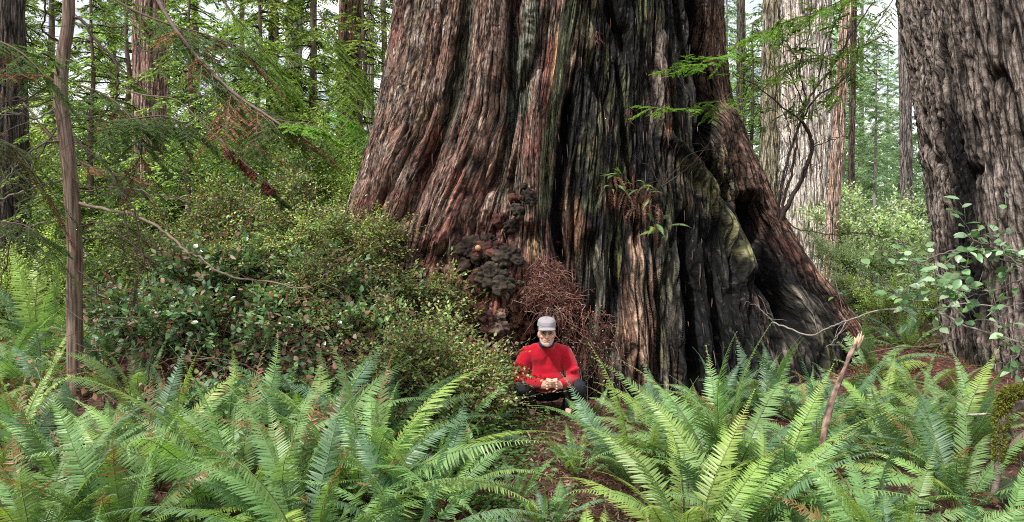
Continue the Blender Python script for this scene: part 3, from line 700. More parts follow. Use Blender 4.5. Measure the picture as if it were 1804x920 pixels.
FERNS = [  # label, sx, Y, size, tone, n, browned
 ('large fern with rust tipped fronds in the lower left corner', 45, 3.9, .88, 'green', 20, 2),
 ('tall blue green fern with browned tips in front of the thin left trunk', 205, 4.0, .9, 'green', 22, 3),
 ('fern cropped by the bottom edge between the lower left clumps', 330, 3.5, .62, 'mixed', 16, 0),
 ('biggest yellow green fern clump left of centre with upright new fronds', 415, 4.6, 1.25, 'bright', 24, 1),
 ('dense dark fern arching over the bottom edge left of the path', 540, 3.7, 1.0, 'green', 22, 1),
 ('wide spreading fern with fresh arching fronds left of the path', 640, 4.5, 1.15, 'mixed', 22, 1),
 ('low dark fern clump leaning to the path at the bottom', 720, 3.9, .8, 'dark', 18, 0),
 ('fern behind the big yellow green clump under the shrubby bank', 560, 5.5, .95, 'mixed', 18, 0),
 ('blue green fern at the foot of the bank below the small leaved shrub', 665, 5.7, .95, 'dark', 18, 0),
 ('upright slim fern on the bank left of the crouching man', 800, 5.9, .8, 'green', 12, 0),
 ('fern at the foot of the bank right of the thin left trunk', 285, 5.6, .8, 'mixed', 18, 1),
 ('shaded fern behind the thin left trunk', 185, 7.2, .8, 'dark', 16, 0),
 ('bright tall fern at the left edge behind the corner clump', 30, 6.2, .75, 'bright', 18, 0),
 ('pale sunlit fern in the clearing at the far left', 75, 9.0, 1.4, 'bright', 20, 0),
 ('sunlit fern right of the pale one in the far left clearing', 185, 9.8, 1.2, 'bright', 14, 0),
 ('small fern with narrow upright fronds on top of the bank', 478, 8.4, .62, 'bright', 9, 0),
 ('dark fern hanging sideways on the leafy bank', 370, 7.3, .9, 'dark', 12, 0),
 ('tall shaded fern at the upper left of the leafy bank', 315, 8.4, 1.0, 'mixed', 14, 0),
 ('fern with bright fronds reaching towards the man from the right', 1130, 4.9, .95, 'mixed', 20, 0),
 ('yellow upright fern cropped by the bottom edge right of the path', 1040, 3.6, .5, 'bright', 12, 0),
 ('large bright fern in the foreground right of centre', 1225, 3.8, .98, 'bright', 22, 0),
 ('fern behind the large bright one below the pale wood strip', 1185, 5.7, .8, 'mixed', 18, 0),
 ('tall fern with one long frond before the charred wood', 1285, 4.8, 1.15, 'green', 18, 0),
 ('blue green fern at the foot of the charred trunk', 1345, 6.9, .85, 'dark', 20, 0),
 ('dark fern right beside the one at the charred trunk foot', 1420, 6.5, .8, 'dark', 16, 0),
 ('dense fern left of the broken leaning branch', 1385, 4.7, .9, 'green', 22, 1),
 ('foreground fern cropped by the bottom edge below the broken branch', 1420, 3.5, .7, 'green', 20, 0),
 ('fern in front of the broken leaning branch', 1520, 4.0, .75, 'green', 18, 0),
 ('big pale fern cropped at the bottom right', 1585, 3.6, .88, 'mixed', 22, 1),
 ('fern right of the broken branch with raised fronds', 1610, 5.2, .85, 'mixed', 18, 0),
 ('fern at the foot of the right redwood', 1700, 5.6, .85, 'green', 16, 1),
 ('fern with long fronds left of the mossy branch', 1700, 4.4, .95, 'green', 18, 1),
 ('corner fern below the mossy branch at bottom right', 1775, 3.5, .8, 'green', 18, 0),
 ('upright fern between giant root and right redwood', 1540, 8.2, .95, 'mixed', 12, 0),
 ('small fern behind the upright one beside the giant root', 1600, 9.4, .8, 'mixed', 12, 0),
 ('tiny fern sprouting from the tangle right of the man', 1052, 6.9, .3, 'bright', 7, 0),
 ('fern near the giant trunk foot behind the bright foreground clumps', 1125, 6.3, .55, 'green', 14, 0),
 ('small dark fern on the bank edge beside the man', 855, 6.15, .5, 'dark', 10, 0),
 ('fern filling the gap at the bottom left edge', 120, 3.5, .55, 'green', 16, 1),
 ('mid green fern between the two big left clumps', 480, 4.1, .9, 'green', 18, 1),
 ('fern beside the path edge with drooping lower fronds', 765, 4.5, .7, 'mixed', 16, 1),
 ('dark fern on the red slope below the giant right root', 1485, 6.5, .8, 'dark', 16, 1),
 ('light fern on the slope left of the right redwood', 1570, 6.6, .75, 'mixed', 14, 0),
 ('fern against the foot of the right redwood', 1650, 6.9, .7, 'green', 14, 1),
 ('blue green fern right of the pale wood strip foot', 1265, 6.9, .62, 'dark', 14, 0),
 ('fern behind the lower left corner clump', 110, 4.7, .85, 'green', 16, 1),
 ('low fern at the left border behind the corner clump', 10, 5.1, .8, 'mixed', 14, 1),
 ('fern with rusty tips just right of the foot of the thin left trunk', 265, 4.8, .88, 'green', 16, 2),
 ('low fern hiding the foot of the thin left trunk', 150, 5.5, .75, 'mixed', 16, 0),
 ('leafy fern in the clearing left of the thin trunk', 65, 7.4, .95, 'bright', 16, 0),
 ('fern at the left border halfway to the clearing', 5, 8.0, 1.0, 'mixed', 16, 0),
 ('fern between thin trunk and bank foot', 240, 6.4, .8, 'mixed', 16, 0),
 ('shaded fern on the bank foot above the big left clump', 390, 5.7, .85, 'dark', 16, 0),
 ('fern behind the dense one near the broken branch', 1450, 5.7, .8, 'green', 14, 1),
 ('fern behind the pale fallen stick on the right', 1570, 5.9, .75, 'mixed', 14, 0),
 ('fern at the right redwood foot behind the mossy branch', 1735, 6.2, .75, 'green', 14, 1),
 ('small fern high on the red slope on the right', 1625, 7.7, .6, 'mixed', 10, 0),
 ('dark fern in the hollow behind the tall one before the charred wood', 1230, 5.9, .7, 'dark', 14, 0),
 ('small low fern in the middle of the litter path', 905, 4.7, .34, 'green', 12, 0),
 ('small fern cropped by the bottom edge on the litter path', 965, 4.25, .42, 'mixed', 14, 0),
 ('low fern on the left edge of the litter path', 845, 5.1, .4, 'green', 12, 0),
 ('low fern on the right edge of the litter path', 1020, 5.2, .45, 'mixed', 14, 0),
 ('fern between the bright foreground clump and the dense one', 1310, 4.1, .95, 'mixed', 18, 0),
]
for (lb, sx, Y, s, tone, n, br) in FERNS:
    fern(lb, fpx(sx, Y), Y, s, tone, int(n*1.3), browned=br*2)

# ------------------------------------------------------------------ shrubs
def shrub_meshes(seed, h, spread, nst, ntw, kl, leafL, leafW, cols, twl=.3, prof=None, bias=.5, stemcol=(.09, .055, .04), curl=.1, droop=.25, low=.15):
    r = np.random.RandomState(seed); st = MB(); lf = MB(); S = []
    for i in range(nst):
        az = r.uniform(0, 2*PI); out = spread*r.uniform(.3, 1); hh = h*r.uniform(.55, 1)
        k = 7; t = np.linspace(0, 1, k); wob = np.cumsum(r.normal(size=(k, 3))*.035*h, axis=0); wob[0] = 0
        pts = np.stack([np.cos(az)*out*t**1.4, np.sin(az)*out*t**1.4, hh*(t-.18*t**3)], 1)+wob
        q = smoothline(pts, 3); S.append(q); tube(st, q, .011*h**.5*(1-.85*np.linspace(0, 1, len(q))), 5, stemcol)
    A = []; 
    si = r.randint(0, nst, ntw); ti = low+(1-low)*r.rand(ntw)**bias
    for a, b3 in zip(si, ti):
        q = S[a]; f = b3*(len(q)-1); j = min(int(f), len(q)-2); A.append(q[j]+(q[j+1]-q[j])*(f-j))
    A = np.array(A); ctr = np.array([0, 0, h*.25])
    D = nrm(nrm(A-ctr)*.7+r.normal(size=(ntw, 3))*.75+np.array([0, 0, .15])); L = twl*r.uniform(.45, 1.1, ntw)
    B = A+D*L[:, None]; B[:, 2] -= droop*L*.4
    mid = (A+B)/2+np.array([0, 0, 1])*L[:, None]*.08
    sticks(st, A, mid, .0032, .0024, stemcol); sticks(st, mid, B, .0024, .001, stemcol)
    for j in range(kl):
        s = (j+.6)/kl; p = A*(1-s)**2+2*mid*s*(1-s)+B*s*s if True else 0
        side = nrm(np.cross(D, [0, 0, 1.])+.001)*(1 if j % 2 else -1)
        dd = nrm(side*.8+D*.6+r.normal(size=(ntw, 3))*.3)
        if j == kl-1: dd = D
        nn = nrm(np.array([0, 0, 1.])+r.normal(size=(ntw, 3))*.4)
        leaves(lf, p, dd, nn, leafL*r.uniform(.6, 1.15, ntw), leafW*r.uniform(.75, 1.1, ntw), mixc(cols, ntw, r), prof, .22, curl)
    a = st.mesh('stems'); a.materials.append(M['twig']); b4 = lf.mesh('leaves'); b4.materials.append(M['leaf'])
    return a, b4
def place_shrub(name, label, pr, x, y, s, rz, group, mat=None, z=None, cat='shrub'):
    z = float(H(x, y)) if z is None else z
    root = thing(name, label, cat, (x, y, z-.03), rz, group, s)
    for nm, me in zip(('stems', 'foliage'), pr):
        o = bpy.data.objects.new(nm, me); COL.objects.link(o); o.parent = root
    root.scale = (s, s, s*(.8+.45*((len(label)*7) % 10)/10))
    return root
HUCK = [(.28, .42, .14), (.14, .24, .08), (.32, .42, .15), (.10, .18, .06), (.50, .50, .24), (.3, .16, .09)]
SALAL = [(.12, .23, .11), (.16, .29, .14), (.08, .16, .07), (.22, .34, .19), (.30, .17, .12), (.24, .36, .12)]
PALE = [(.42, .52, .30), (.52, .60, .42), (.28, .38, .18), (.36, .40, .28)]  # right background leaves, with the bright haze put into their colour
SUNNY = [(.48, .62, .18), (.62, .74, .27), (.24, .36, .09), (.36, .50, .14)]  # sunlight through the leaves painted in as bright yellow green
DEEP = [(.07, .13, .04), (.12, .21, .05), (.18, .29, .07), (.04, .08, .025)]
hk = [shrub_meshes(40+i, .8, .6, 15, 330, 12, 0.043, .023, HUCK, .42, None, .6, droop=.5) for i in range(3)]
sl = [shrub_meshes(50+i, .55, .6, 14, 290, 7, .066, .044, SALAL, .28, OVAL, .7) for i in range(3)]
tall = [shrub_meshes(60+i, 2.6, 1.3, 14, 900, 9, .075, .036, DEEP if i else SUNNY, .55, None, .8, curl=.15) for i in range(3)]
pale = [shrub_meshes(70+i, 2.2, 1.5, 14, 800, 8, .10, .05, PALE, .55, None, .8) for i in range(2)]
for m_, me in sl: me.materials[0] = M['gloss']
# bank shrubs: (sx, sy-ground line ignored, Y, scale, kind)
HL = 'evergreen huckleberry bush with tiny leaves '
for k, (sx, Y, s, kd, lb) in enumerate([
 (812, 6.25, .85, 'h', 'with pale new tips right beside the man'),
 (815, 6.6, 1.1, 'h', 'on the bank edge nearest the dark burl'),
 (700, 7.8, 1.15, 'h', 'climbing against the red bark of the giant'),
 (765, 7.6, 1.05, 'h', 'against the trunk just left of the dark burl'),
 (650, 8.3, 1.1, 'h', 'at the very foot of the giant left root'),
 (460, 7.9, .9, 'h', 'among the broad leaved shrubs of the slope'),
 (560, 7.2, .8, 'h', 'in the shaded middle of the slope'),
 (340, 7.0, .8, 'h', 'at the left foot of the slope'),
 (640, 7.0, .75, 'h', 'between glossy shrubs in the bank middle'),
 (762, 6.2, 1.05, 'h', 'in the middle of the bank front'),
 (720, 6.75, 1.15, 'h', 'below the left foot of the giant trunk'),
 (842, 6.9, .8, 'h', 'tucked under the dark burl'),
 (690, 6.1, .8, 'h', 'low on the bank above the blue green fern'),
 (640, 8.0, .9, 'h', 'on top of the bank against the giant root'),
 (560, 8.1, .95, 'h', 'on the bank crest left of the giant'),
 (500, 8.7, 1.0, 'h', 'on the bank crest below the grey slim trunk'),
 (400, 8.7, 1.05, 'h', 'further left along the bank crest'),
 (310, 8.0, 1.0, 'h', 'at the left end of the bank crest'),
 (610, 6.9, 1.0, 's', 'broad leaved in the shaded bank centre'),
 (660, 7.5, 1.0, 's', 'broad leaved just below the giant left root'),
 (545, 6.7, 1.0, 's', 'broad leaved above the yellow green fern'),
 (480, 7.2, 1.0, 's', 'broad leaved on the shaded slope'),
 (520, 7.7, .9, 's', 'broad leaved higher on the slope'),
 (425, 6.8, 1.0, 's', 'broad leaved low on the left slope'),
 (360, 7.6, 1.0, 's', 'broad leaved beside the hanging dark fern'),
 (590, 7.4, .9, 's', 'broad leaved mid slope right of centre'),
 (720, 7.3, .9, 's', 'broad leaved against the red bark'),
 (300, 7.0, 1.0, 's', 'broad leaved at the left end of the slope'),
 (600, 6.2, .8, 's', 'broad leaved at the bank foot'),
 (500, 6.2, .8, 's', 'broad leaved at the bank foot further left'),
 (400, 6.1, .8, 's', 'broad leaved at the bank foot near the left clump'),
 (760, 6.9, .8, 's', 'broad leaved between the small leaved bushes'),
 (235, 7.6, 1.1, 's', 'broad leaved behind the thin left trunk on its right'),
 ]):
    pr = (hk if kd == 'h' else sl)[k % 3]
    lab = ('small leaved green bush ' if kd == 'h' else 'glossy shrub ')+lb
    place_shrub('huckleberry_bush' if kd == 'h' else 'salal_shrub', lab, pr, fpx(sx, Y), Y, s, k*1.7, 'bushes covering the left bank')
# left background understory
for k, (sx, Y, s, kd, lb) in enumerate([
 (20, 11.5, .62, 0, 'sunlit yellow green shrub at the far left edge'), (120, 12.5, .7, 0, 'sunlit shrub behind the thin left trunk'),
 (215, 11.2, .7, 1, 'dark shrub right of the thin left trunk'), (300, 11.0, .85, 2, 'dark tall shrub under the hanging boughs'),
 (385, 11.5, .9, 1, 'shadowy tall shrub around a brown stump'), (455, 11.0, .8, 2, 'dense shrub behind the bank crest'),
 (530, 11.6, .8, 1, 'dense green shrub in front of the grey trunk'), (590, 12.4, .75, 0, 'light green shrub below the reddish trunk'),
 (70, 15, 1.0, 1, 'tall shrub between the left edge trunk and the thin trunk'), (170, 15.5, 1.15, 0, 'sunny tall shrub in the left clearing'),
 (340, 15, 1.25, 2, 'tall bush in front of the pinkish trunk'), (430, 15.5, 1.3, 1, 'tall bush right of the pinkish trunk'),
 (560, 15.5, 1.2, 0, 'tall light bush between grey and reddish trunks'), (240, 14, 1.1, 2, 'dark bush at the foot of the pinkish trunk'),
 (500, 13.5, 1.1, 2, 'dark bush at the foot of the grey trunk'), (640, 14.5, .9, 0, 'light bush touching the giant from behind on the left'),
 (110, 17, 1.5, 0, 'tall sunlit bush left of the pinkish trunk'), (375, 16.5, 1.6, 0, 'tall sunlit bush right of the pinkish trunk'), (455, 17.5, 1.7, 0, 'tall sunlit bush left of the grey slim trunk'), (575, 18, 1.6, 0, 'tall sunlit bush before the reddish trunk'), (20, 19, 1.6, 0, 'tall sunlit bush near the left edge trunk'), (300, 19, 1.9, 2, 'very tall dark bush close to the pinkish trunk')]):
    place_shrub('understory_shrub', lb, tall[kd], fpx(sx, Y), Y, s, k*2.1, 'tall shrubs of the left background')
for k, (sx, Y, s, kd, lb) in enumerate([
 (1515, 13.5, .45, 'p', 'pale green shrub right of the giant root'), (1580, 14.5, .6, 'p', 'pale shrub beside the right redwood'),
 (1400, 16, .34, 'p', 'pale shrub at the foot of the broad pale trunk'), (1480, 17, .6, 'p', 'pale shrub in the middle of the right gap'),
 (1550, 20, 1.1, 'p', 'taller hazy shrub behind the right gap'), (1610, 19, 1.1, 'p', 'hazy shrub half hidden by the right redwood'),
 (1330, 20, .6, 'p', 'hazy shrub behind the giant right edge'), (1500, 24, 1.3, 'p', 'distant pale shrub in the right gap'),
 (1560, 11, .38, 't', 'low green shrub on the red slope right of the root'), (1640, 11.5, .42, 't', 'low green shrub before the right redwood')]):
    place_shrub('pale_shrub' if kd == 'p' else 'understory_shrub', lb, pale[k % 2] if kd == 'p' else tall[0], fpx(sx, Y), Y, s, k*1.3, 'shrubs of the right background')

# ------------------------------------------------------------------ conifers of the background
def conifer_meshes(seed, h, r0, c0, nb, blen, cols, leafL=.16, leafW=.045, ntw=22, nlf=9, trunkc=(.12, .085, .065)):
    r = np.random.RandomState(seed); tr = MB(); cr = MB()
    z = np.linspace(0, h, 24); wob = np.cumsum(r.normal(size=(24, 2))*.02, axis=0)
    tp = np.stack([wob[:, 0], wob[:, 1], z], 1); tube(tr, tp, r0*(1-.93*z/h)+.01, 10, trunkc, .25)
    for i in range(nb):
        f = (i+r.rand())/nb; zb = h*(c0+(1-c0)*f); az = r.uniform(0, 2*PI)
        L = blen*(1-f)**.75*r.uniform(.55, 1.15)+.25; k = 6; t = np.linspace(0, 1, k)
        o = np.array([np.interp(zb, z, tp[:, 0]), np.interp(zb, z, tp[:, 1]), zb])
        d = np.array([math.cos(az), math.sin(az), 0]); rise = r.uniform(.0, .3)
        pts = o+d*L*t[:, None]+np.array([0, 0, 1])*((rise*t-.55*t**2)*L)[:, None]*.8
        tube(cr, pts, .018*(1-.8*t), 3, (.07, .05, .035))
        n = max(5, int(ntw*L/blen)); tt_ = r.uniform(.12, 1, n)
        A = np.stack([np.interp(tt_, t, pts[:, q]) for q in range(3)], 1)
        side = np.array([-d[1], d[0], 0])*np.where(np.arange(n) % 2, 1, -1)[:, None]
        TD = nrm(side*.9+d*.6+np.array([0, 0, -.25])+r.normal(size=(n, 3))*.18); TL = (.12+.38*L*.45*(1-.5*tt_))*r.uniform(.6, 1.2, n)
        for j in range(nlf):
            s = (j+.5)/nlf; p = A+TD*(TL*s)[:, None]-np.array([0, 0, 1])*(TL*s*s*.2)[:, None]
            sd_ = nrm(np.cross(TD, [0, 0, 1.]))*(1 if j % 2 else -1)
            leaves(cr, p, nrm(sd_*.75+TD*.75+r.normal(size=(n, 3))*.1), nrm(np.array([0, 0, 1.])+r.normal(size=(n, 3))*.3), leafL*r.uniform(.6, 1.1, n), leafW, mixc(cols, n, r), None, .1, .15)
    a = tr.mesh('trunk'); a.materials.append(M['twig']); c = cr.mesh('crown'); c.materials.append(M['conifer'])
    return a, c
CG = [(.17, .25, .085), (.27, .37, .12), (.09, .15, .05), (.42, .52, .18), (.06, .10, .04)]
CH = [(.28, .40, .27), (.36, .48, .34), (.22, .33, .22)]  # far conifer greens, paled so the haze sits in the leaf colour
young = [conifer_meshes(80+i, 6.5, .07, .06, 76, 1.9, CG, .10, .03, 30, 13) for i in range(3)]
mature = [conifer_meshes(90+i, 24, .28, .08, 150, 4.2, CG, .24, .065, 34, 12) for i in range(2)]
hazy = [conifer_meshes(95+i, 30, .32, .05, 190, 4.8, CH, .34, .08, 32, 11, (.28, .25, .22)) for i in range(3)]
def place_tree(name, label, pr, x, y, s, rz, group=None):
    root = thing(name, label, 'tree', (x, y, float(H(x, y))-.1), rz, group, s)
    for nm, me in zip(('trunk', 'crown'), pr):
        o = bpy.data.objects.new(nm, me); COL.objects.link(o); o.parent = root
for k, (sx, Y, s, kd, lb) in enumerate([
 (335, 13, .95, 'y', 'young conifer with drooping green boughs behind the hanging branches'),
 (435, 14, 1.05, 'y', 'bright green young conifer left of the grey slim trunk'),
 (560, 15, 1.1, 'y', 'young conifer filling the gap between grey and reddish trunks'),
 (640, 13.5, .9, 'y', 'young conifer brushing the left outline of the giant'),
 (150, 14, 1.0, 'y', 'young conifer behind the thin left trunk'),
 (60, 17, 1.2, 'y', 'young conifer near the left edge'),
 (230, 20, 1.5, 'y', 'taller young conifer in front of the pinkish trunk'),
 (480, 18, 1.4, 'y', 'taller young conifer behind the grey slim trunk'),
 (1330, 26, 1.3, 'y', 'dark young conifer in the gap right of the giant')]):
    place_tree('young_conifer', lb, young[k % 3], fpx(sx, Y), Y, s, k*1.9, 'young conifers of the understory')
for k, (sx, Y, s) in enumerate([(95, 32, .8), (205, 38, .9), (350, 30, .8), (555, 34, .85), (30, 46, .9), (300, 50, .9), (430, 44, .9), (680, 40, .9)]):
    place_tree('conifer', 'tall green conifer standing far back on the left among its like', mature[k % 2], fpx(sx, Y), Y, s, k*2.3, 'tall conifers of the left background')
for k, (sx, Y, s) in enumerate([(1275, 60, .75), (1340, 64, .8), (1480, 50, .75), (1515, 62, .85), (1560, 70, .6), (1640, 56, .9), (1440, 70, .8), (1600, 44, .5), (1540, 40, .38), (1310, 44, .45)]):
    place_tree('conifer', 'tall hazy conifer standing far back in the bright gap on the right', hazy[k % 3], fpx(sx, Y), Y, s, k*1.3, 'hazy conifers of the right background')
def far_wood():
    r = np.random.RandomState(123); mb = MB()
    for k in range(150):
        Y = r.uniform(75, 130); sx = r.uniform(-500, 2300); x = fpx(sx, Y); h = r.uniform(13, 26)*(.6 if sx < 800 else .5); z0 = float(H(x, Y))-.5
        hz = sstep(60, 140, Y); c = np.array([.10, .17, .07])*(1-hz)+np.array([.26, .36, .27])*hz if sx < 850 else np.array([.28, .38, .3])  # haze mixed into the crown colours, growing with distance on the left
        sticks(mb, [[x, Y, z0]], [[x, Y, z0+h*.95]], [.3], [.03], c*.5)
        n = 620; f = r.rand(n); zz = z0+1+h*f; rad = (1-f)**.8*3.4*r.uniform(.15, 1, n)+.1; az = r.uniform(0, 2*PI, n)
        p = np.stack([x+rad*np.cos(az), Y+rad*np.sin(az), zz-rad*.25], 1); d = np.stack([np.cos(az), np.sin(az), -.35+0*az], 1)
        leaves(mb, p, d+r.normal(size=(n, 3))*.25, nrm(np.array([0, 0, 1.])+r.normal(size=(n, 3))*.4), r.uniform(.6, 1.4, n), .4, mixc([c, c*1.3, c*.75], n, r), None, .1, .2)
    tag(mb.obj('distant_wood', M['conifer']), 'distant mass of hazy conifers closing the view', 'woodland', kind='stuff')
far_wood()
# ------------------------------------------------------------------ foliage sprays
def comb(mb, pts, half, n, col, r, lw=.005, ang=.9, droop=.1, jit=.12):
    """flat two ranked needle spray along a polyline"""
    q = np.asarray(pts); k = len(q); t = np.linspace(.05, .99, n); ii = np.linspace(0, 1, k)
    p = np.stack([np.interp(t, ii, q[:, i]) for i in range(3)], 1); T = nrm(np.stack([np.interp(t, ii, np.gradient(q[:, i])) for i in range(3)], 1))
    S = nrm(np.cross(T, [0, 0, 1.])); prof = half*np.clip(np.sin(np.clip(t*1.05+.1, 0, 1)*PI)**.5, .25, 1)
    for s in (-1, 1):
        D = S*s*ang+T*.55+np.array([0, 0, -droop])+r.normal(size=(n, 3))*jit
        leaves(mb, p, D, nrm(np.array([0, 0, 1.])+r.normal(size=(n, 3))*.3), prof*r.uniform(.8, 1.1, n), lw, mixc(col, n, r), None, .0, .1)
def spray_fan(fol, tw, p0, d, L, col, r, half=.022, tcol=(.10, .06, .035), sub=7, n=26, lw=.006):
    d = nrm(np.array(d)); t = np.linspace(0, 1, 6)[:, None]
    main = p0+d*L*t+np.array([0, 0, -1])*(.16*L*t**2)
    tube(tw, main, .003*(1-.7*t[:, 0]), 3, tcol)
    comb(fol, main, half, int(n*1.6), col, r, lw)
    d = np.asarray(d); S = nrm(np.cross(d, [0, 0, 1.]))
    for i in range(sub):
        f = (i+.7)/sub*.92; a = p0+d*L*f+np.array([0, 0, -1])*.16*L*f*f; s = 1 if i % 2 else -1
        l = L*.55*(1-.55*f)*r.uniform(.75, 1.15)
        dd = nrm(S*s*.85+d*.8+np.array([0, 0, -.18])+r.normal(size=3)*.1)
        m = a+dd*l*t+np.array([0, 0, -1])*(.12*l*t**2)
        tube(tw, m, .0018*(1-.7*t[:, 0]), 3, tcol); comb(fol, m, half, int(n*l/L*1.6)+6, col, r, lw)
TG = [(.07, .125, .04), (.10, .17, .045), (.05, .095, .03)]
TL = [(.17, .31, .05), (.22, .38, .06), (.12, .24, .04)]
TD = [(.20, .07, .04), (.15, .055, .035), (.25, .11, .06)]

# thin sapling on the left with its dead and living branches
def sapling():
    r = np.random.RandomState(31); Y = 6.6; base = P(133, 735, Y); base[2] = float(H(base[0], Y))
    root = thing('sapling_tree', 'thin bare brown trunk with spindly dead branches standing among the left ferns', 'tree', tuple(base))
    mb = MB(); pts = [base-[0, 0, .1]]+[P(x, y, Y) for x, y in ((133,700),(132,600),(131,520),(132,450),(127,350),(121,290),(113,220),(107,170),(111,100),(120,40),(121,-40),(118,-200),(124,-420))]
    q = smoothline(pts, 12); n = len(q); rad = np.interp(np.linspace(0, 1, n), [0, .05, .5, 1], [.076, .066, .058, .040])
    seg = 40; th = np.arange(seg)
    tube(mb, q-base, rad, seg, (.17, .115, .088), 0)
    V = mb.V[0]; i = np.repeat(np.arange(n), seg); j = np.tile(th, n)/seg*2*PI
    c = (q-base)[i]; d = nrm(V-c); hN = q[i, 2]
    st = noise(np.cos(j)*5, np.sin(j)*5, hN*2.3)+.7*noise(np.cos(j)*12, np.sin(j)*12, hN*5)
    V += d*(st*.003)[:, None]
    mb.C[0] = mb.C[0]*(np.clip(1+1.0*st, .3, 1.9))[:, None]
    li = sstep(.15, .5, noise(np.cos(j)*2, np.sin(j)*2, hN*1.6+9))*.5
    mb.C[0] = mb.C[0]*(1-li[:, None])+np.array([.25, .23, .17])*li[:, None]
    mb.obj('trunk', M['stem'], root)
    dk = (.055, .038, .028); pl = (.23, .17, .13)
    def branch(pl_, w0, w1, col, Y0=6.6, Y1=None, twigs=6, spray=None, start=.3):
        Y1 = Y0 if Y1 is None else Y1; k = len(pl_)
        pts = [P(x, y, Y0+(Y1-Y0)*i/(k-1)) for i, (x, y) in enumerate(pl_)]
        q = smoothline(pts, 6); q[1:-1] += r.normal(size=(len(q)-2, 3))*.006
        mb = MB(); tube(mb, q-base, np.linspace(w0, w1, len(q)), 6, col)
        fol = MB()
        for _ in range(twigs):
            f = r.uniform(start, .98); a = q[int(f*(len(q)-1))]; t = nrm(q[min(int(f*(len(q)-1))+1, len(q)-1)]-q[max(int(f*(len(q)-1))-1, 0)])
            d = nrm(t*.6+r.normal(size=3)*.6+[0, 0, -.25]); L = r.uniform(.12, .45)
            w_ = np.linspace(0, 1, 6)[:, None]; m = a+d*L*w_+r.normal(size=(6, 3))*.014*w_+np.array([0, 0, -1])*.1*L*w_**2
            tube(mb, m-base, .0035*(1-.75*w_[:, 0]), 4, col)
            if spray: spray_fan(fol, mb, m[-1]-base, d+[0, 0, -.1], r.uniform(.25, .5), spray, r, half=.03, lw=.008)
        o = mb.obj('branch', M['twig'], root)
        if fol.V: fol.obj('foliage', M['conifer'], o)
    branch([(135,357),(190,370),(237,380),(285,405),(325,440),(352,455),(410,488),(480,497),(540,507),(580,480)], .016, .004, pl, 6.6, 6.2, 8)
    branch([(130,245),(175,278),(212,325),(236,370),(250,440),(262,500)], .011, .004, dk, 6.6, 6.4, 9)
    branch([(128,315),(80,322),(40,338),(-30,360)], .013, .008, (.2,.16,.13), 6.6, 6.3, 5)
    branch([(118,250),(80,250),(45,275),(15,310),(-20,340)], .012, .007, (.12,.1,.08), 6.6, 6.2, 5)
    branch([(122,28),(148,38),(168,70),(200,105),(207,140),(203,172),(185,195),(160,235),(140,248)], .014, .006, dk, 6.6, 6.3, 8)
    branch([(112,150),(80,95),(40,120),(-20,150)], .010, .006, dk, 6.6, 6.1, 7)
    branch([(110,75),(75,55),(82,15),(70,-40)], .010, .006, dk, 6.6, 6.2, 4)
    branch([(125,385),(85,392),(30,405),(-20,428)], .009, .005, (.16,.13,.1), 6.6, 6.3, 6)
    branch([(130,470),(165,500),(185,560),(200,620)], .006, .003, dk, 6.6, 6.2, 6)
    branch([(108,215),(60,290),(30,380),(10,470),(-10,540)], .006, .004, dk, 6.6, 6.0, 8)
    branch([(131,250),(200,310),(225,400),(245,470),(225,560)], .007, .003, dk, 6.6, 6.2, 8)
    branch([(108,180),(65,210),(30,200),(-30,215)], .007, .004, (.13,.11,.09), 6.6, 6.1, 6)
    branch([(131,340),(220,330),(310,350),(390,352)], .006, .002, (.15,.11,.08), 6.6, 6.3, 5)
    for k in range(9):
        sy = r.uniform(20, 420); x0 = np.interp(sy, [0, 170, 420], [120, 107, 131]); s = 1 if k % 2 else -1
        branch([(x0, sy), (x0+s*r.uniform(30, 60), sy+r.uniform(-5, 30)), (x0+s*r.uniform(80, 130), sy+r.uniform(0, 90)), (x0+s*r.uniform(130, 190), sy+r.uniform(30, 150))], .007, .0025, dk, 6.6, 6.6+r.uniform(-.8, .5), 7, None, .1)
sapling()
def bough(label, pl_, Y0, Y1, w0, w1, nspray, cols, seed, tcol=(.10, .07, .05), L=(.25, .5), dead=.2, start=.15, half=.028, lw=.008, down=-.25, group='boughs hanging into the upper left', name='conifer_bough', dcol=TD, nn=26):
    r = np.random.RandomState(seed); k = len(pl_)
    pts = [P(x, y, Y0+(Y1-Y0)*i/(k-1)) for i, (x, y) in enumerate(pl_)]; q = smoothline(pts, 7); o0 = q[0].copy(); q = q-o0
    root = thing(name, label, 'branch', tuple(o0), group=group)
    mb = MB(); fol = MB(); dd_ = MB(); tube(mb, q, np.linspace(w0, w1, len(q)), 6, tcol)
    for i in range(nspray):
        f = start+(1-start)*(i+r.rand())/nspray; j = min(int(f*(len(q)-1)), len(q)-2); a = q[j]+(q[j+1]-q[j])*r.rand(); t = nrm(q[j+1]-q[j])
        s = nrm(np.cross(t, [0, 0, 1.]))*(1 if i % 2 else -1)
        d = t*r.uniform(.3, .8)+s*r.uniform(.3, .9)+np.array([0, 0, down+r.normal()*.2])
        isd = r.rand() < dead
        spray_fan(dd_ if isd else fol, mb, a, d, r.uniform(*L), dcol if isd else cols, r, half, tcol, lw=lw, n=nn)
    mb.obj('branch', M['twig'], root)
    if fol.V: fol.obj('foliage', M['conifer'], root)
    if dd_.V: o = dd_.obj('dead_foliage', M['dead'], root)
bough('long grey bough running down to the right with green comb leaves', [(262,-30),(300,38),(340,92),(385,140),(428,176),(465,200),(497,222)], 5.0, 4.6, .014, .007, 26, TG, 1, (.16,.12,.1), dead=.3)
bough('thin twig bough ending in a rusty dry tip before the bank', [(210,155),(255,168),(310,176),(352,212),(382,242),(425,282),(470,322),(497,352)], 5.2, 5.0, .006, .003, 9, TG, 2, (.18,.13,.1), L=(.07, .16), dead=.6, start=.6)
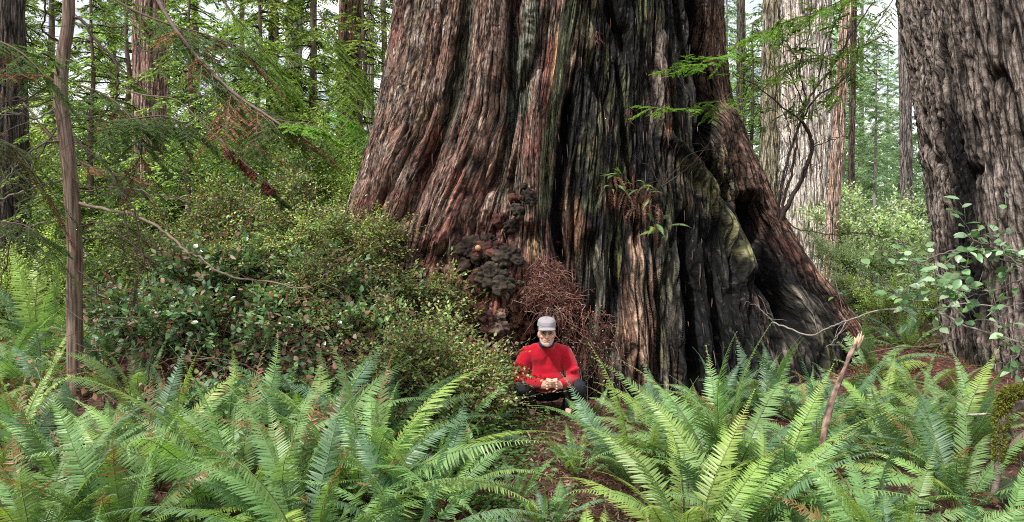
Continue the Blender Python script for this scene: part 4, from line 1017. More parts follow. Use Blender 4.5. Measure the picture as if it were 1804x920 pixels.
bough('dark leafy bough right of the thin trunk at mid height', [(150,205),(190,215),(235,210),(290,205),(340,225)], 5.6, 5.2, .010, .004, 22, TG, 3, dead=.05, L=(.2, .45))
bough('dark drooping bough below the hook shaped branch', [(140,150),(180,165),(215,190),(245,235),(250,290)], 5.8, 5.4, .009, .004, 18, TG, 4, dead=.25)
bough('leafy bough reaching right at the top left of the photo', [(150,-40),(220,10),(290,40),(360,60),(430,85)], 5.4, 5.0, .011, .004, 26, TG, 5, dead=.25)
bough('fresh green bough fanning out before the grey slim trunk', [(360,-60),(400,10),(440,60),(470,100),(500,150)], 6.5, 6.2, .010, .004, 22, TL, 6, dead=.05, L=(.3, .6))
bough('pale green leaf tips ending the long grey bough', [(480,210),(510,215),(540,218),(565,225)], 4.7, 4.6, .005, .003, 9, TL, 7, dead=.0, L=(.1, .22))
bough('dark bough in the upper left corner', [(-60,60),(-10,70),(40,95),(85,140)], 5.5, 5.2, .012, .004, 18, TG, 8, dead=.2)
bough('dark bough at the left edge above the clearing', [(-70,250),(-20,240),(30,265),(75,330)], 5.8, 5.5, .009, .004, 18, TG, 9, dead=.15)
bough('shadowy bough at the left edge beside the clearing', [(-60,380),(0,390),(50,400),(90,440)], 6.2, 5.9, .008, .003, 14, TG, 10, dead=.1)
bough('dark spray of leaves crossing behind the thin trunk', [(40,180),(90,240),(150,290),(200,300),(260,330)], 7.5, 7.2, .009, .004, 20, TG, 11, dead=.15)
bough('bough of comb leaves hanging above the bank centre', [(380,120),(400,170),(395,210),(420,240),(450,255)], 6.8, 6.5, .008, .003, 16, TG, 12, dead=.35)
bough('light green spray beside the left outline of the giant', [(560,20),(590,70),(620,120),(640,170)], 10.5, 10.2, .012, .005, 20, TL, 13, dead=0, L=(.3, .7), half=.04, lw=.012)
bough('light green spray below the other beside the giant', [(560,180),(600,200),(630,220),(655,240)], 10.5, 10.0, .010, .004, 16, TL, 14, dead=.05, L=(.3, .6), half=.04, lw=.012)
GB = 'sprays in front of the right trunks'
bough('bright green spray hanging before the charred crack of the giant', [(1300,70),(1285,95),(1255,110),(1220,118),(1180,122)], 7.9, 7.5, .006, .002, 15, TL, 21, dead=0, L=(.15, .32), group=GB, half=.026, lw=.016, nn=11, name='leafy_spray', down=.0)
bough('soft green spray lower on the charred face of the giant', [(1300,150),(1270,180),(1235,190),(1190,192),(1140,190)], 7.9, 7.5, .005, .002, 16, TL, 22, dead=0, L=(.13, .3), group=GB, half=.026, lw=.016, nn=11, name='leafy_spray', down=-.05)
bough('light spray over the top of the broad pale trunk', [(1560,-60),(1500,-10),(1440,20),(1380,40),(1340,60)], 9.4, 8.9, .010, .003, 30, TL, 23, dead=0, L=(.25, .55), group=GB, half=.026, lw=.016, nn=11, name='leafy_spray', down=-.1)
bough('light spray across the middle of the broad pale trunk', [(1560,60),(1510,85),(1450,100),(1400,110),(1350,140)], 9.2, 8.8, .008, .003, 24, TL, 24, dead=0, L=(.2, .45), group=GB, half=.026, lw=.016, nn=11, name='leafy_spray', down=-.15)
bough('airy green spray in the bright gap beside the right redwood', [(1600,-40),(1560,20),(1530,70),(1500,120),(1480,170)], 9.6, 9.2, .008, .003, 20, TL, 25, dead=0, L=(.2, .45), group=GB, half=.026, lw=.016, nn=11, name='leafy_spray')

# bare curving shrub growing from the giant root, right
def root_shrub():
    r = np.random.RandomState(77); Y = 8.75; base = P(1372, 392, Y)
    root = thing('curving_shrub', 'dark many stemmed shrub with curving bare stems growing from the giant right root', 'shrub', tuple(base))
    fol = MB(); dk = (.045, .03, .025)
    S = [([(1372,392),(1388,360),(1412,318),(1430,262),(1424,232),(1412,212),(1418,190),(1440,150),(1462,125),(1500,60),(1538,5)], .028, .007),
         ([(1374,392),(1382,345),(1396,300),(1402,250),(1410,215),(1440,170),(1475,150),(1508,110),(1512,70)], .018, .006),
         ([(1370,392),(1376,330),(1390,270),(1412,212),(1418,170),(1408,120),(1425,60),(1430,-20)], .016, .005),
         ([(1412,214),(1385,192),(1350,165),(1315,140),(1283,128)], .010, .004),
         ([(1378,388),(1400,340),(1420,290),(1432,262),(1455,250),(1490,240)], .012, .003),
         ([(1368,390),(1372,350),(1385,310),(1392,262),(1388,215),(1370,180),(1365,120)], .010, .003),
         ([(1382,385),(1402,402),(1430,408),(1470,415),(1510,410),(1560,418),(1600,430)], .008, .004),
         ([(1418,190),(1400,150),(1380,90),(1376,30)], .008, .003), ([(1440,150),(1450,100),(1470,40),(1468,-20)], .008, .003)]
    for pl_, a, b_ in S:
        q = smoothline([P(x, y, Y-.35*i/len(pl_)) for i, (x, y) in enumerate(pl_)], 6)-base
        q[1:-1] += r.normal(size=(len(q)-2, 3))*.006
        mb = MB(); tube(mb, q, np.linspace(a, b_, len(q)), 6, dk)
        for _ in range(14):
            f = r.uniform(.25, 1); c = q[int(f*(len(q)-1))]; d = nrm(r.normal(size=3)+[0, -.1, .3]); L = r.uniform(.15, .45)
            t = np.linspace(0, 1, 6)[:, None]; m = c+d*L*t+r.normal(size=(6, 3))*.012
            tube(mb, m, .0035*(1-.7*t[:, 0]), 3, dk)
            if f > .5 and c[2] > 1.0 and r.rand() < .8:
                for _k in range(3): spray_fan(fol, mb, m[r.randint(2, 6)], d+r.normal(size=3)*.5, r.uniform(.12, .3), TL, r, .022, dk, 4, 9, .016)
        mb.obj('stem', M['twig'], root)
    fol.obj('foliage', M['leaf'], root)
root_shrub()
# burnt shrub twigs on the charred face
def twig_thing(name, label, cat, lines, col, seed, mat='twig', twigs=0, part='twig', leafc=None, leafmat_='gloss', LL=.07, LW=.05, nl=4, group=None, tl=(.1, .3), lprof=OVAL, upb=.1):
    r = np.random.RandomState(seed); first = P(*lines[0][0][0], lines[0][1][0] if isinstance(lines[0][1], tuple) else lines[0][1]); root = thing(name, label, cat, tuple(first), group=group); lf = MB()
    for pl_, Y, a, b_ in lines:
        Ys = Y if isinstance(Y, tuple) else (Y, Y)
        q = smoothline([P(x, y, Ys[0]+(Ys[1]-Ys[0])*i/(len(pl_)-1)) for i, (x, y) in enumerate(pl_)], 6)-first
        q[1:-1] += r.normal(size=(len(q)-2, 3))*.003
        mb = MB(); tube(mb, q, np.linspace(a, b_, len(q)), 7, col, .15)
        for _ in range(twigs):
            f = r.uniform(.15, 1); c = q[int(f*(len(q)-1))]; d = nrm(r.normal(size=3)*[1, .6, .7]+[0, 0, upb]); L = r.uniform(*tl)
            t = np.linspace(0, 1, 5)[:, None]; m = c+d*L*t+r.normal(size=(5, 3))*.01
            tube(mb, m, .003*(1-.7*t[:, 0]), 3, col)
            if leafc is not None:
                s = np.linspace(.3, 1, nl); p = c+d*L*s[:, None]; sd_ = nrm(np.cross(d, [0, 0, 1.])+.01)*np.where(np.arange(nl) % 2, 1, -1)[:, None]
                leaves(lf, p, nrm(sd_+d*.5+r.normal(size=(nl, 3))*.35), nrm(np.array([0, -.35, 1.])+r.normal(size=(nl, 3))*.5), LL*r.uniform(.6, 1.2, nl), LW*r.uniform(.7, 1.1, nl), mixc(leafc, nl, r), lprof, .2, .15)
        mb.obj(part, M[mat], root)
    if lf.V: lf.obj('foliage', M[leafmat_], root)
    return root
twig_thing('bare_shrub', 'small leafless dark shrub sticking out of the charred face', 'shrub',
    [([(1165,330),(1190,300),(1215,272),(1262,262)], 7.75, .009, .003), ([(1165,330),(1200,305),(1225,282),(1260,240)], 7.7, .008, .003), ([(1165,330),(1180,290),(1192,255)], 7.7, .006, .003), ([(1165,330),(1150,300),(1140,265)], 7.7, .005, .002)], (.05,.035,.03), 41, twigs=5, part='stem')
SB = [(.06, .14, .07), (.08, .17, .09), (.12, .2, .13), (.045, .11, .05)]
twig_thing('leafy_branch', 'leafy branch with big blue green leaves crossing in front of the right redwood', 'branch',
    [([(1860,470),(1800,462),(1740,452),(1690,440),(1640,455),(1600,470)], (4.6, 4.9), .007, .003), ([(1830,480),(1780,500),(1730,520),(1690,510)], (4.6, 4.8), .006, .003),
     ([(1800,470),(1760,440),(1720,425),(1700,405)], (4.6, 4.7), .005, .002), ([(1690,440),(1640,490),(1590,520),(1560,515)], (4.9, 5.1), .005, .002),
     ([(1860,640),(1830,630),(1795,625),(1770,632)], (4.4, 4.5), .004, .002)], (.17,.14,.12), 42, twigs=17, leafc=[(.12,.22,.09),(.20,.31,.15),(.30,.40,.24),(.10,.2,.07)], LL=.075, LW=.048, nl=4, part='branch')
twig_thing('leafy_branch', 'sparser leafy branch left of the big leaved one with small leaves', 'branch',
    [([(1700,560),(1660,520),(1610,480),(1570,450),(1530,440)], (5.6, 6.0), .006, .002), ([(1660,520),(1600,530),(1560,500),(1520,500)], (5.6, 6.0), .005, .002), ([(1620,490),(1600,440),(1580,420)], (5.6, 5.8), .004, .002)], (.14,.11,.09), 43, twigs=16, leafc=[(.12,.24,.06),(.18,.30,.09),(.08,.17,.07)], LL=.05, LW=.03, nl=5, part='branch')
twig_thing('fallen_branch', 'long pale thin dead branch arching in front of the right redwood', 'branch',
    [([(1362,568),(1395,580),(1426,591),(1460,578),(1492,565),(1560,545),(1643,547),(1695,572),(1760,592),(1860,622)], (5.9, 4.7), .006, .006), ([(1362,568),(1340,545),(1330,535)], 5.9, .004, .002),
     ([(1492,565),(1470,600),(1455,612)], (5.6, 5.5), .004, .002), ([(1643,547),(1700,535),(1760,540),(1830,530)], (5.2, 4.9), .006, .003), ([(1690,570),(1740,565),(1800,580)], (5.1, 4.8), .005, .003)], (.27,.23,.20), 44, twigs=3, part='branch')
twig_thing('fallen_branch', 'pale dead stick lying behind the ferns below the right redwood', 'branch',
    [([(1560,742),(1600,734),(1650,728),(1700,732),(1750,728)], (5.7, 5.6), .012, .008), ([(1650,728),(1665,755)], 5.6, .006, .003)], (.42,.37,.32), 45, twigs=3, part='branch')
twig_thing('fallen_branch', 'dark thin stick above the pale one between root and right redwood', 'branch',
    [([(1530,622),(1580,612),(1630,610),(1680,600)], (7.2, 7.0), .008, .004)], (.12,.08,.06), 46, twigs=3, part='branch')
# broken leaning branch
def broken():
    base = P(1443, 860, 4.52); root = thing('broken_branch', 'broken reddish branch leaning upright among the ferns with a splintered tip', 'branch', tuple(base))
    mb = MB(); q = smoothline([P(x, y, Y) for x, y, Y in ((1436,930,4.5),(1445,800,4.55),(1460,725,4.65),(1480,668,4.75),(1497,628,4.8),(1508,606,4.85))], 8)-base
    n = len(q); tube(mb, q, np.interp(np.linspace(0, 1, n), [0, .2, .6, 1], [.011, .016, .016, .013]), 14, (.20, .125, .10), .6); 
    mb.C[0] = mb.C[0]*np.clip(1+1.6*noise(mb.V[0][:, 0]*40, mb.V[0][:, 1]*40, mb.V[0][:, 2]*7), .15, 2)[:, None]
    mb.obj('stick', M['wood'], root)
    m2 = MB(); e = q[-1]
    for i, (dx, dz, w_) in enumerate(((.02, .07, .010), (.05, .055, .012), (-.01, .045, .009), (.035, .08, .007))):
        tube(m2, [e+[dx*.2-.01, 0, -.04], e+[dx*.6, -.005*i, dz*.5], e+[dx, 0, dz]], [w_*1.2, w_, .001], 5, (.60, .44, .30))
    o = m2.obj('splinter', M['wood'], root); o['label'] = 'pale splintered tip'
broken()
# mossy branch bottom right
def mossy():
    r = np.random.RandomState(12); first = P(1758, 830, 4.3); root = thing('mossy_branch', 'thick mossy dead branch forked at the bottom right corner', 'branch', tuple(first))
    for nm, pl_, a, b_, c in (('limb', [(1870,690),(1830,705),(1804,712),(1775,728),(1762,760),(1760,790),(1758,835),(1750,880)], .026, .017, (.24,.19,.16)),
            ('limb', [(1850,745),(1800,770),(1775,800),(1756,832)], .018, .016, (.2,.14,.11)), ('limb', [(1770,740),(1790,780),(1800,830)], .010, .006, (.15,.11,.08))):
        q = smoothline([P(x, y, 4.3+.1*(x > 1800)) for x, y in pl_], 8)-first; mb = MB(); tube(mb, q, np.linspace(a, b_, len(q)), 10, c, .35); mb.obj(nm, M['burl'], root)
    mb = MB()
    q = smoothline([P(x, y, 4.3) for x, y in ((1830,695),(1804,690),(1778,694),(1768,715),(1762,760),(1760,800),(1770,810),(1800,780))], 10)-first
    for c in q:
        k = 90; u = nrm(r.normal(size=(k, 3))); rr = r.uniform(.022, .042)*(.6 if c[2] < .25 else 1); p = c+u*rr*[1.1, 1, .9]
        leaves(mb, p, u+[0, 0, -.3]+r.normal(size=(k, 3))*.4, r.normal(size=(k, 3)), .02, .007, mixc([(.22,.23,.03),(.13,.14,.025),(.3,.3,.06)], k, r))
    mb.obj('moss', M['dead'], root)
mossy()

# ------------------------------------------------------------------ dead tangle, hanging ferns and litter
def strands(mb, r, n, region, off, L, rad, cols, dirf, wig=.03, k=6, dep=None):
    A = []
    while len(A) < n:
        x = r.uniform(region[0], region[2]); y = r.uniform(region[1], region[3])
        if len(region) > 4 and not region[4](x, y): continue
        A.append((x, y))
    for x, y in A:
        Y = (dep(x, y) if dep else depth(x, y))-r.uniform(0, off); p = P(x, y, Y); d = nrm(np.array(dirf(r))); l = r.uniform(*L)
        t = np.linspace(0, 1, k)[:, None]; m = p+d*l*t+np.cumsum(r.normal(size=(k, 3))*wig*l, 0)*[1, .5, 1]+np.array([0, -.12, -1])*.25*l*t**2
        tube(mb, m, r.uniform(*rad)*(1-.6*t[:, 0]), 3, mixc(cols, 1, r)[0])
RB = [(.12, .05, .038), (.20, .09, .065), (.06, .03, .023), (.30, .20, .155), (.16, .055, .04)]
HX = [895, 915, 930, 950, 968, 985, 1005, 1022, 1045]; HY = [560, 540, 488, 452, 462, 460, 498, 520, 560]
def tangle():
    r = np.random.RandomState(5)
    o0 = P(965, 500, 7.3); root = thing('duff_heap', 'red brown heap of fallen twigs and needles piled above the hollow behind the man', 'heap', (0, 0, 0))
    mb = MB()   # the heap body: surface bulging from the trunk
    nx, ny = 60, 60; sx = np.linspace(895, 1045, nx); sy = np.linspace(425, 550, ny); SX, SY = np.meshgrid(sx, sy)
    top = np.interp(SX, HX, HY)+6*noise(SX/9, 3.3); V = np.zeros((ny, nx, 3))
    for i in range(ny):
        for j in range(nx):
            e = min(max((SY[i, j]-top[i, j])/55, -.25), 1); ed = min(1, (SX[i, j]-895)/30, (1045-SX[i, j])/30, (552-SY[i, j])/18)
            V[i, j] = P(SX[i, j], SY[i, j], 7.66-.24*max(e, -.2)*max(ed, 0)-.12*noise(SX[i, j]/14, SY[i, j]/12, 2)-.05*noise(SX[i, j]/5, SY[i, j]/5, 6)+(.35 if ed < .05 or e < 0 else 0))
    i = np.arange(ny-1)[:, None]*nx; j = np.arange(nx-1); F = np.stack([i+j, i+nx+j, i+nx+j+1, i+j+1], -1).reshape(-1, 4)
    mb.add(V.reshape(-1, 3), F, np.array([.085, .032, .022])*(1+.6*noise(SX/8, SY/6, 1).reshape(-1, 1))); mb.obj('mound', M['soil'], root)
    st = MB(); dep = lambda x, y: 7.64-.24*min(max((y-np.interp(x, HX, HY))/55, 0), 1)*max(0, min(1, (x-895)/30, (1045-x)/30))
    inr = lambda x, y: r.rand() < 1-max(0, y-545)/20 and y > np.interp(x, HX, HY)
    strands(st, r, 420, (898, 440, 1042, 546, inr), .06, (.03, .24), (.0012, .0065), RB, lambda r: r.normal(size=3)*[1, .4, .7]+[0, -.2, -.3], .12, 5, dep)
    st.obj('twigs', M['twig'], root)
    n = 3800; XX = r.uniform(898, 1042, n*2); YY = r.uniform(450, 546, n*2); k_ = [i for i in range(n*2) if YY[i] > np.interp(XX[i], HX, HY)+2][:n]; fm = MB()
    pp = np.array([P(XX[i], YY[i], dep(XX[i], YY[i])-r.uniform(0, .05)) for i in k_]); kn = len(pp)
    leaves(fm, pp, r.normal(size=(kn, 3))*[1, .5, .7], nrm(np.array([0, -.7, .6])+r.normal(size=(kn, 3))*.5), r.uniform(.02, .06, kn), r.uniform(.004, .014, kn), mixc(RB, kn, r), None, .2, .3); fm.obj('flakes', M['dead'], root)
    r2 = thing('vine_tangle', 'tangle of dry hanging stems flecked with pale leaves right of the man', 'vine', (0, 0, 0))
    mb = MB(); inr = lambda x, y: (y > 545-abs(x-1000)*.9+ (max(0, x-1010))*.9) and x < 1000+ (y-480)*.6+30
    strands(mb, r, 240, (985, 540, 1090, 670, inr), .14, (.1, .4), (.0012, .004), RB, lambda r: r.normal(size=3)*[.6, .25, .5]+[.1, -.1, -.6], .09, 7, lambda x, y: min(depth(x, y), 7.5))
    strands(mb, r, 60, (950, 540, 1010, 560), .1, (.1, .3), (.0015, .004), RB, lambda r: r.normal(size=3)*[.5, .25, .3]+[0, -.1, -.8], .09, 6, lambda x, y: 7.15)
    mb.obj('stems', M['twig'], r2); lf = MB(); n = 420; p = []
    while len(p) < n:
        x = r.uniform(985, 1100); y = r.uniform(505, 680)
        if inr(x, y): p.append(P(x, y, min(depth(x, y), 7.5)-r.uniform(.02, .25)))
    leaves(lf, np.array(p), r.normal(size=(n, 3)), r.normal(size=(n, 3)), r.uniform(.01, .026, n), .014, mixc([(.55, .42, .38), (.42, .28, .24), (.3, .1, .08), (.12, .2, .06)], n, r)); lf.obj('leaves', M['dead'], r2)
tangle()
def brambles():
    r = np.random.RandomState(15)
    for lb, x0, x1, y0, y1, n in (('dry brown brambles arching over the left part of the bank', -4.2, -2.4, 6.0, 8.2, 80), ('dry brown brambles arching over the bank centre', -2.4, -1.2, 6.0, 8.0, 95), ('bleached twigs poking out of the bank beside the giant', -1.6, -.5, 6.3, 7.4, 90)):
        c = np.array([(x0+x1)/2, (y0+y1)/2]); z0 = float(H(*c)); o_ = np.array([c[0], c[1], z0]); mb = MB(); lf = MB(); PP = []
        for _ in range(n):
            x = r.uniform(x0, x1); y = r.uniform(y0, y1); a = r.uniform(0, 6.28); l = r.uniform(.3, .9); h = r.uniform(.3, .75); t = np.linspace(0, 1, 8)[:, None]
            p0 = np.array([x, y, float(H(x, y))]); m = p0+np.array([math.cos(a), math.sin(a), 0])*l*t**1.3+np.array([0, 0, h])*(1.9*t-1.2*t*t)+np.cumsum(r.normal(size=(8, 3))*.012, 0)
            cc = mixc(RB+[(.30, .24, .19), (.10, .07, .05)], 1, r)[0]; tube(mb, m-o_, r.uniform(.0025, .006)*(1-.7*t[:, 0]), 4, cc)
            for k in range(3):
                b0 = m[r.randint(3, 8)]; d = r.normal(size=3); w_ = np.linspace(0, 1, 4)[:, None]; tube(mb, b0-o_+d*.12*w_+r.normal(size=(4, 3))*.008, .002*(1-.6*w_[:, 0]), 3, cc)
            for k in range(3): PP.append(m[r.randint(3, 8)]-o_+r.normal(size=3)*.04)
        root = thing('brambles', lb, 'brambles', tuple(o_), group='dry brambles on the bank'); mb.obj('stems', M['twig'], root)
        PP = np.array(PP); k = len(PP); leaves(lf, PP, r.normal(size=(k, 3)), r.normal(size=(k, 3)), r.uniform(.03, .07, k), .035, mixc([(.30, .15, .11), (.22, .10, .07), (.4, .28, .22)], k, r), OVAL, .3, .3); lf.obj('dead_leaves', M['dead'], root)
brambles()
def hang_fern(label, sx, sy, Y, nd, ng, seed):
    r = random.Random(seed); p = P(sx, sy, Y); root = thing('hanging_fern', label, 'fern', tuple(p), group='ferns growing on the giant trunk')
    for i in range(nd):
        o = bpy.data.objects.new('dead_frond', BR[i % 2]); COL.objects.link(o); o.parent = root; s = r.uniform(.2, .42); o.scale = (s, s, s); o.location = (r.uniform(-.12, .12), r.uniform(-.05, .02), r.uniform(-.16, .08))
        o.rotation_euler = Euler((r.uniform(-.6, .6), r.uniform(1.1, 2.3), -PI/2+r.uniform(-1.5, 1.5)), 'XYZ')
    for i in range(ng):
        tn, me = r.choice(FR['arch']+FR['low']); o = bpy.data.objects.new('frond', me); COL.objects.link(o); o.parent = root; s = r.uniform(.15, .32); o.scale = (s, s, s); o.location = (r.uniform(-.08, .08), -.03, r.uniform(-.12, .06))
        o.rotation_euler = Euler((r.uniform(-.4, .4), r.uniform(-.2, .8), -PI/2+r.uniform(-1.5, 1.5)), 'XYZ')
hang_fern('hanging fern of rusty dead fronds with few green ones on the mossy wood', 1085, 318, depth(1085, 318)-.03, 40, 14, 1)
hang_fern('second dried fern close to the right of the larger one on the wood', 1140, 335, depth(1140, 335)-.03, 30, 7, 2)
hang_fern('small green ferny tuft trailing below the dried ferns', 1165, 400, depth(1165, 400)-.03, 3, 9, 3)
for k, (sx, sy, lb) in enumerate([(1052, 66, 'little red dead twig tuft near the top of the mossy ridge'), (1108, 205, 'little red dead twig tuft in the crack of the charred wood')]):
    mb = MB(); r = np.random.RandomState(k+3); strands(mb, r, 26, (sx-4, sy-14, sx+4, sy+8), .02, (.03, .1), (.0015, .003), [(.16, .05, .04), (.2, .09, .06)], lambda r: r.normal(size=3)*[.5, .3, .3]+[0, -.2, -.9], .08, 5)
    tag(mb.obj('twig_tuft', M['twig']), lb, 'twigs')
# strips of shredded bark on the giant
def shreds():
    r = np.random.RandomState(9); mb = MB()
    n = 170
    for _ in range(n):
        sy = r.uniform(20, 640); x = r.uniform(980, 1300) if r.rand() < .6 else r.uniform(680, 980)
        if DR[int(sy/4), int(x/4)] > 50: continue
        p = on_trunk(x, sy, .012); l = r.uniform(.05, .2); t = np.linspace(0, 1, 5)[:, None]
        m = p+np.array([r.normal()*.06, -.05*r.rand(), -1])*l*t+np.array([0, -.02, 0])*np.sin(t*PI)
        tube(mb, m, .0045*np.sin(t[:, 0]*2.6+.4), 4, mixc([(.13, .08, .06), (.08, .06, .05), (.16, .11, .085), (.13, .05, .04)], 1, r)[0])
    o = mb.obj('bark_shreds', M['twig'], GT, loc=(-.9, -9.95, 0)); o['kind'] = 'stuff'
shreds()
def litter():
    r = np.random.RandomState(3); mb = MB()
    def scat(n, x0, x1, y0, y1, cols, l, w_, up=.5):
        x = r.uniform(x0, x1, n); y = r.uniform(y0, y1, n); z = H(x, y)+r.uniform(.0, .03, n)
        d = np.stack([r.normal(size=n), r.normal(size=n), r.normal(size=n)*.25], 1)
        leaves(mb, np.stack([x, y, z], 1), d, nrm(np.array([0, 0, 1.])+r.normal(size=(n, 3))*up), r.uniform(l*.5, l*1.3, n), w_, mixc(cols, n, r), None, .2, .2)
        return x, y, z
    scat(26000, -4, 5.5, 4, 9.6, RB+[(.12,.07,.05)], .05, .009)
    scat(7000, 1.8, 5.2, 6.5, 10, [(.24,.075,.05),(.3,.12,.08)], .07, .012)
    x = r.uniform(-4, 5.5, 3500); y = r.uniform(4, 9.6, 3500); z = H(x, y)+.012; a = r.uniform(0, 2*PI, 3500); L = r.uniform(.05, .2, 3500)
    A = np.stack([x, y, z], 1); sticks(mb, A, A+np.stack([np.cos(a)*L, np.sin(a)*L, r.uniform(-.01, .04, 3500)], 1), np.full(3500, .003), np.full(3500, .001), mixc(RB+[(.3,.24,.2)], 3500, r))
    n = 9000; x = r.uniform(-1.6, 1.2, n); y = r.uniform(4.1, 7.2, n); z = H(x, y)+r.uniform(.0, .05, n)
    leaves(mb, np.stack([x, y, z], 1), r.normal(size=(n, 3))*[1, 1, .35], nrm(np.array([0, 0, 1.])+r.normal(size=(n, 3))*.7), r.uniform(.02, .09, n), r.uniform(.005, .02, n), mixc([(.24,.13,.10),(.16,.07,.05),(.07,.04,.03),(.34,.24,.18),(.12,.16,.05)], n, r), None, .3, .4)
    tag(mb.obj('leaf_litter', M['dead']), 'red brown redwood needles and twigs covering the ground', 'litter', kind='stuff')
    mb = MB(); n = 2600; x = r.normal(-.42, .35, n); y = r.uniform(4.2, 6.6, n)
    k = noise(x*2, y*2, 3) > -.12; x, y = x[k], y[k]; n = len(x); z = H(x, y)+r.uniform(.03, .09, n)
    for j in range(3):
        a = r.uniform(0, 6.28, n)*0+j*2.09+x*9; leaves(mb, np.stack([x, y, z], 1), np.stack([np.cos(a), np.sin(a), -.2+0*a], 1), nrm(np.array([0, 0, 1.])+r.normal(size=(n, 3))*.2), .026, .028, mixc([(.09,.20,.05),(.06,.15,.04),(.14,.26,.07)], n, r), [(.5, .9), (.85, .8)], .15, .0)
    n2 = 26000; x = np.concatenate([r.uniform(-9, -3.6, n2), r.uniform(-4, 9, n2)]); y = np.concatenate([r.uniform(5.5, 16, n2), r.uniform(9, 18, n2)]); n2 *= 2; z = H(x, y)+r.uniform(0, .16, n2)
    leaves(mb, np.stack([x, y, z], 1), r.normal(size=(n2, 3)), nrm(np.array([0, 0, 1.])+r.normal(size=(n2, 3))*.5), r.uniform(.04, .1, n2), .035, mixc([(.12,.22,.05),(.08,.16,.04),(.2,.32,.08),(.15,.07,.04)], n2, r), None, .2, .2)
    tag(mb.obj('ground_cover', M['leaf']), 'small clover like leaves and low weeds covering the ground', 'ground cover', kind='stuff')
litter()

# ------------------------------------------------------------------ the man
def capsules(mb, caps, seg=14):
    """tapered capsules: (a, b, ra, rb[, flatten])"""
    for a, b, ra, rb in caps:
        a = np.asarray(a, float); b = np.asarray(b, float); t = nrm(b-a) if np.linalg.norm(b-a) > 1e-6 else np.array([0, 0, 1.])
        L = np.linalg.norm(b-a); s = []
        for k in np.linspace(-PI/2, 0, 5)[0:]: s.append((ra*math.sin(k), ra*math.cos(k)))
        for k in np.linspace(0, PI/2, 5): s.append((L+rb*math.sin(k), rb*math.cos(k)))
        s = np.array(s); ref = np.array([1, 0, 0.]) if abs(t[0]) < .8 else np.array([0, 0, 1.]); u = nrm(np.cross(t, ref)); v = np.cross(t, u)
        th = np.arange(seg)/seg*2*PI
        V = a+t*s[:, 0][:, None, None]+(u*np.cos(th)[:, None]+v*np.sin(th)[:, None])[None]*np.maximum(s[:, 1], 1e-4)[:, None, None]
        n = len(s); i = np.arange(n-1)[:, None]*seg; j = np.arange(seg)
        F = np.stack([i+j, i+(j+1) % seg, i+seg+(j+1) % seg, i+seg+j], -1).reshape(-1, 4)
        mb.add(V.reshape(-1, 3), [F, np.array([list(range(seg))[::-1]]), np.array([[(n-1)*seg+k for k in range(seg)]])])
def ellip(mb, c, r, tilt=0, res=18):
    u = np.linspace(0, PI, res); v = np.linspace(0, 2*PI, res*2, endpoint=False); U, W_ = np.meshgrid(u, v, indexing='ij')
    d = np.stack([np.sin(U)*np.cos(W_), np.sin(U)*np.sin(W_), np.cos(U)], -1)*np.asarray(r)
    ct, s_ = math.cos(tilt), math.sin(tilt); d = np.stack([d[..., 0], d[..., 1]*ct-d[..., 2]*s_, d[..., 1]*s_+d[..., 2]*ct], -1)
    h, wd = U.shape; i = np.arange(h-1)[:, None]*wd; j = np.arange(wd); F = np.stack([i+j, i+wd+j, i+wd+(j+1) % wd, i+(j+1) % wd], -1).reshape(-1, 4)
    mb.add((np.asarray(c)+d).reshape(-1, 3), F)
def remeshed(mb, name, mat, parent, vox, smooth=4, disp=None):
    o = mb.obj(name, mat, parent); m = o.modifiers.new('remesh', 'REMESH'); m.mode = 'VOXEL'; m.voxel_size = vox; m.use_smooth_shade = True
    s = o.modifiers.new('smooth', 'SMOOTH'); s.iterations = smooth; s.factor = .6
    if disp:
        tx = bpy.data.textures.new('folds', 'CLOUDS'); tx.noise_scale = disp[1]; d = o.modifiers.new('folds', 'DISPLACE'); d.texture = tx; d.strength = disp[0]; d.mid_level = .5
    return o
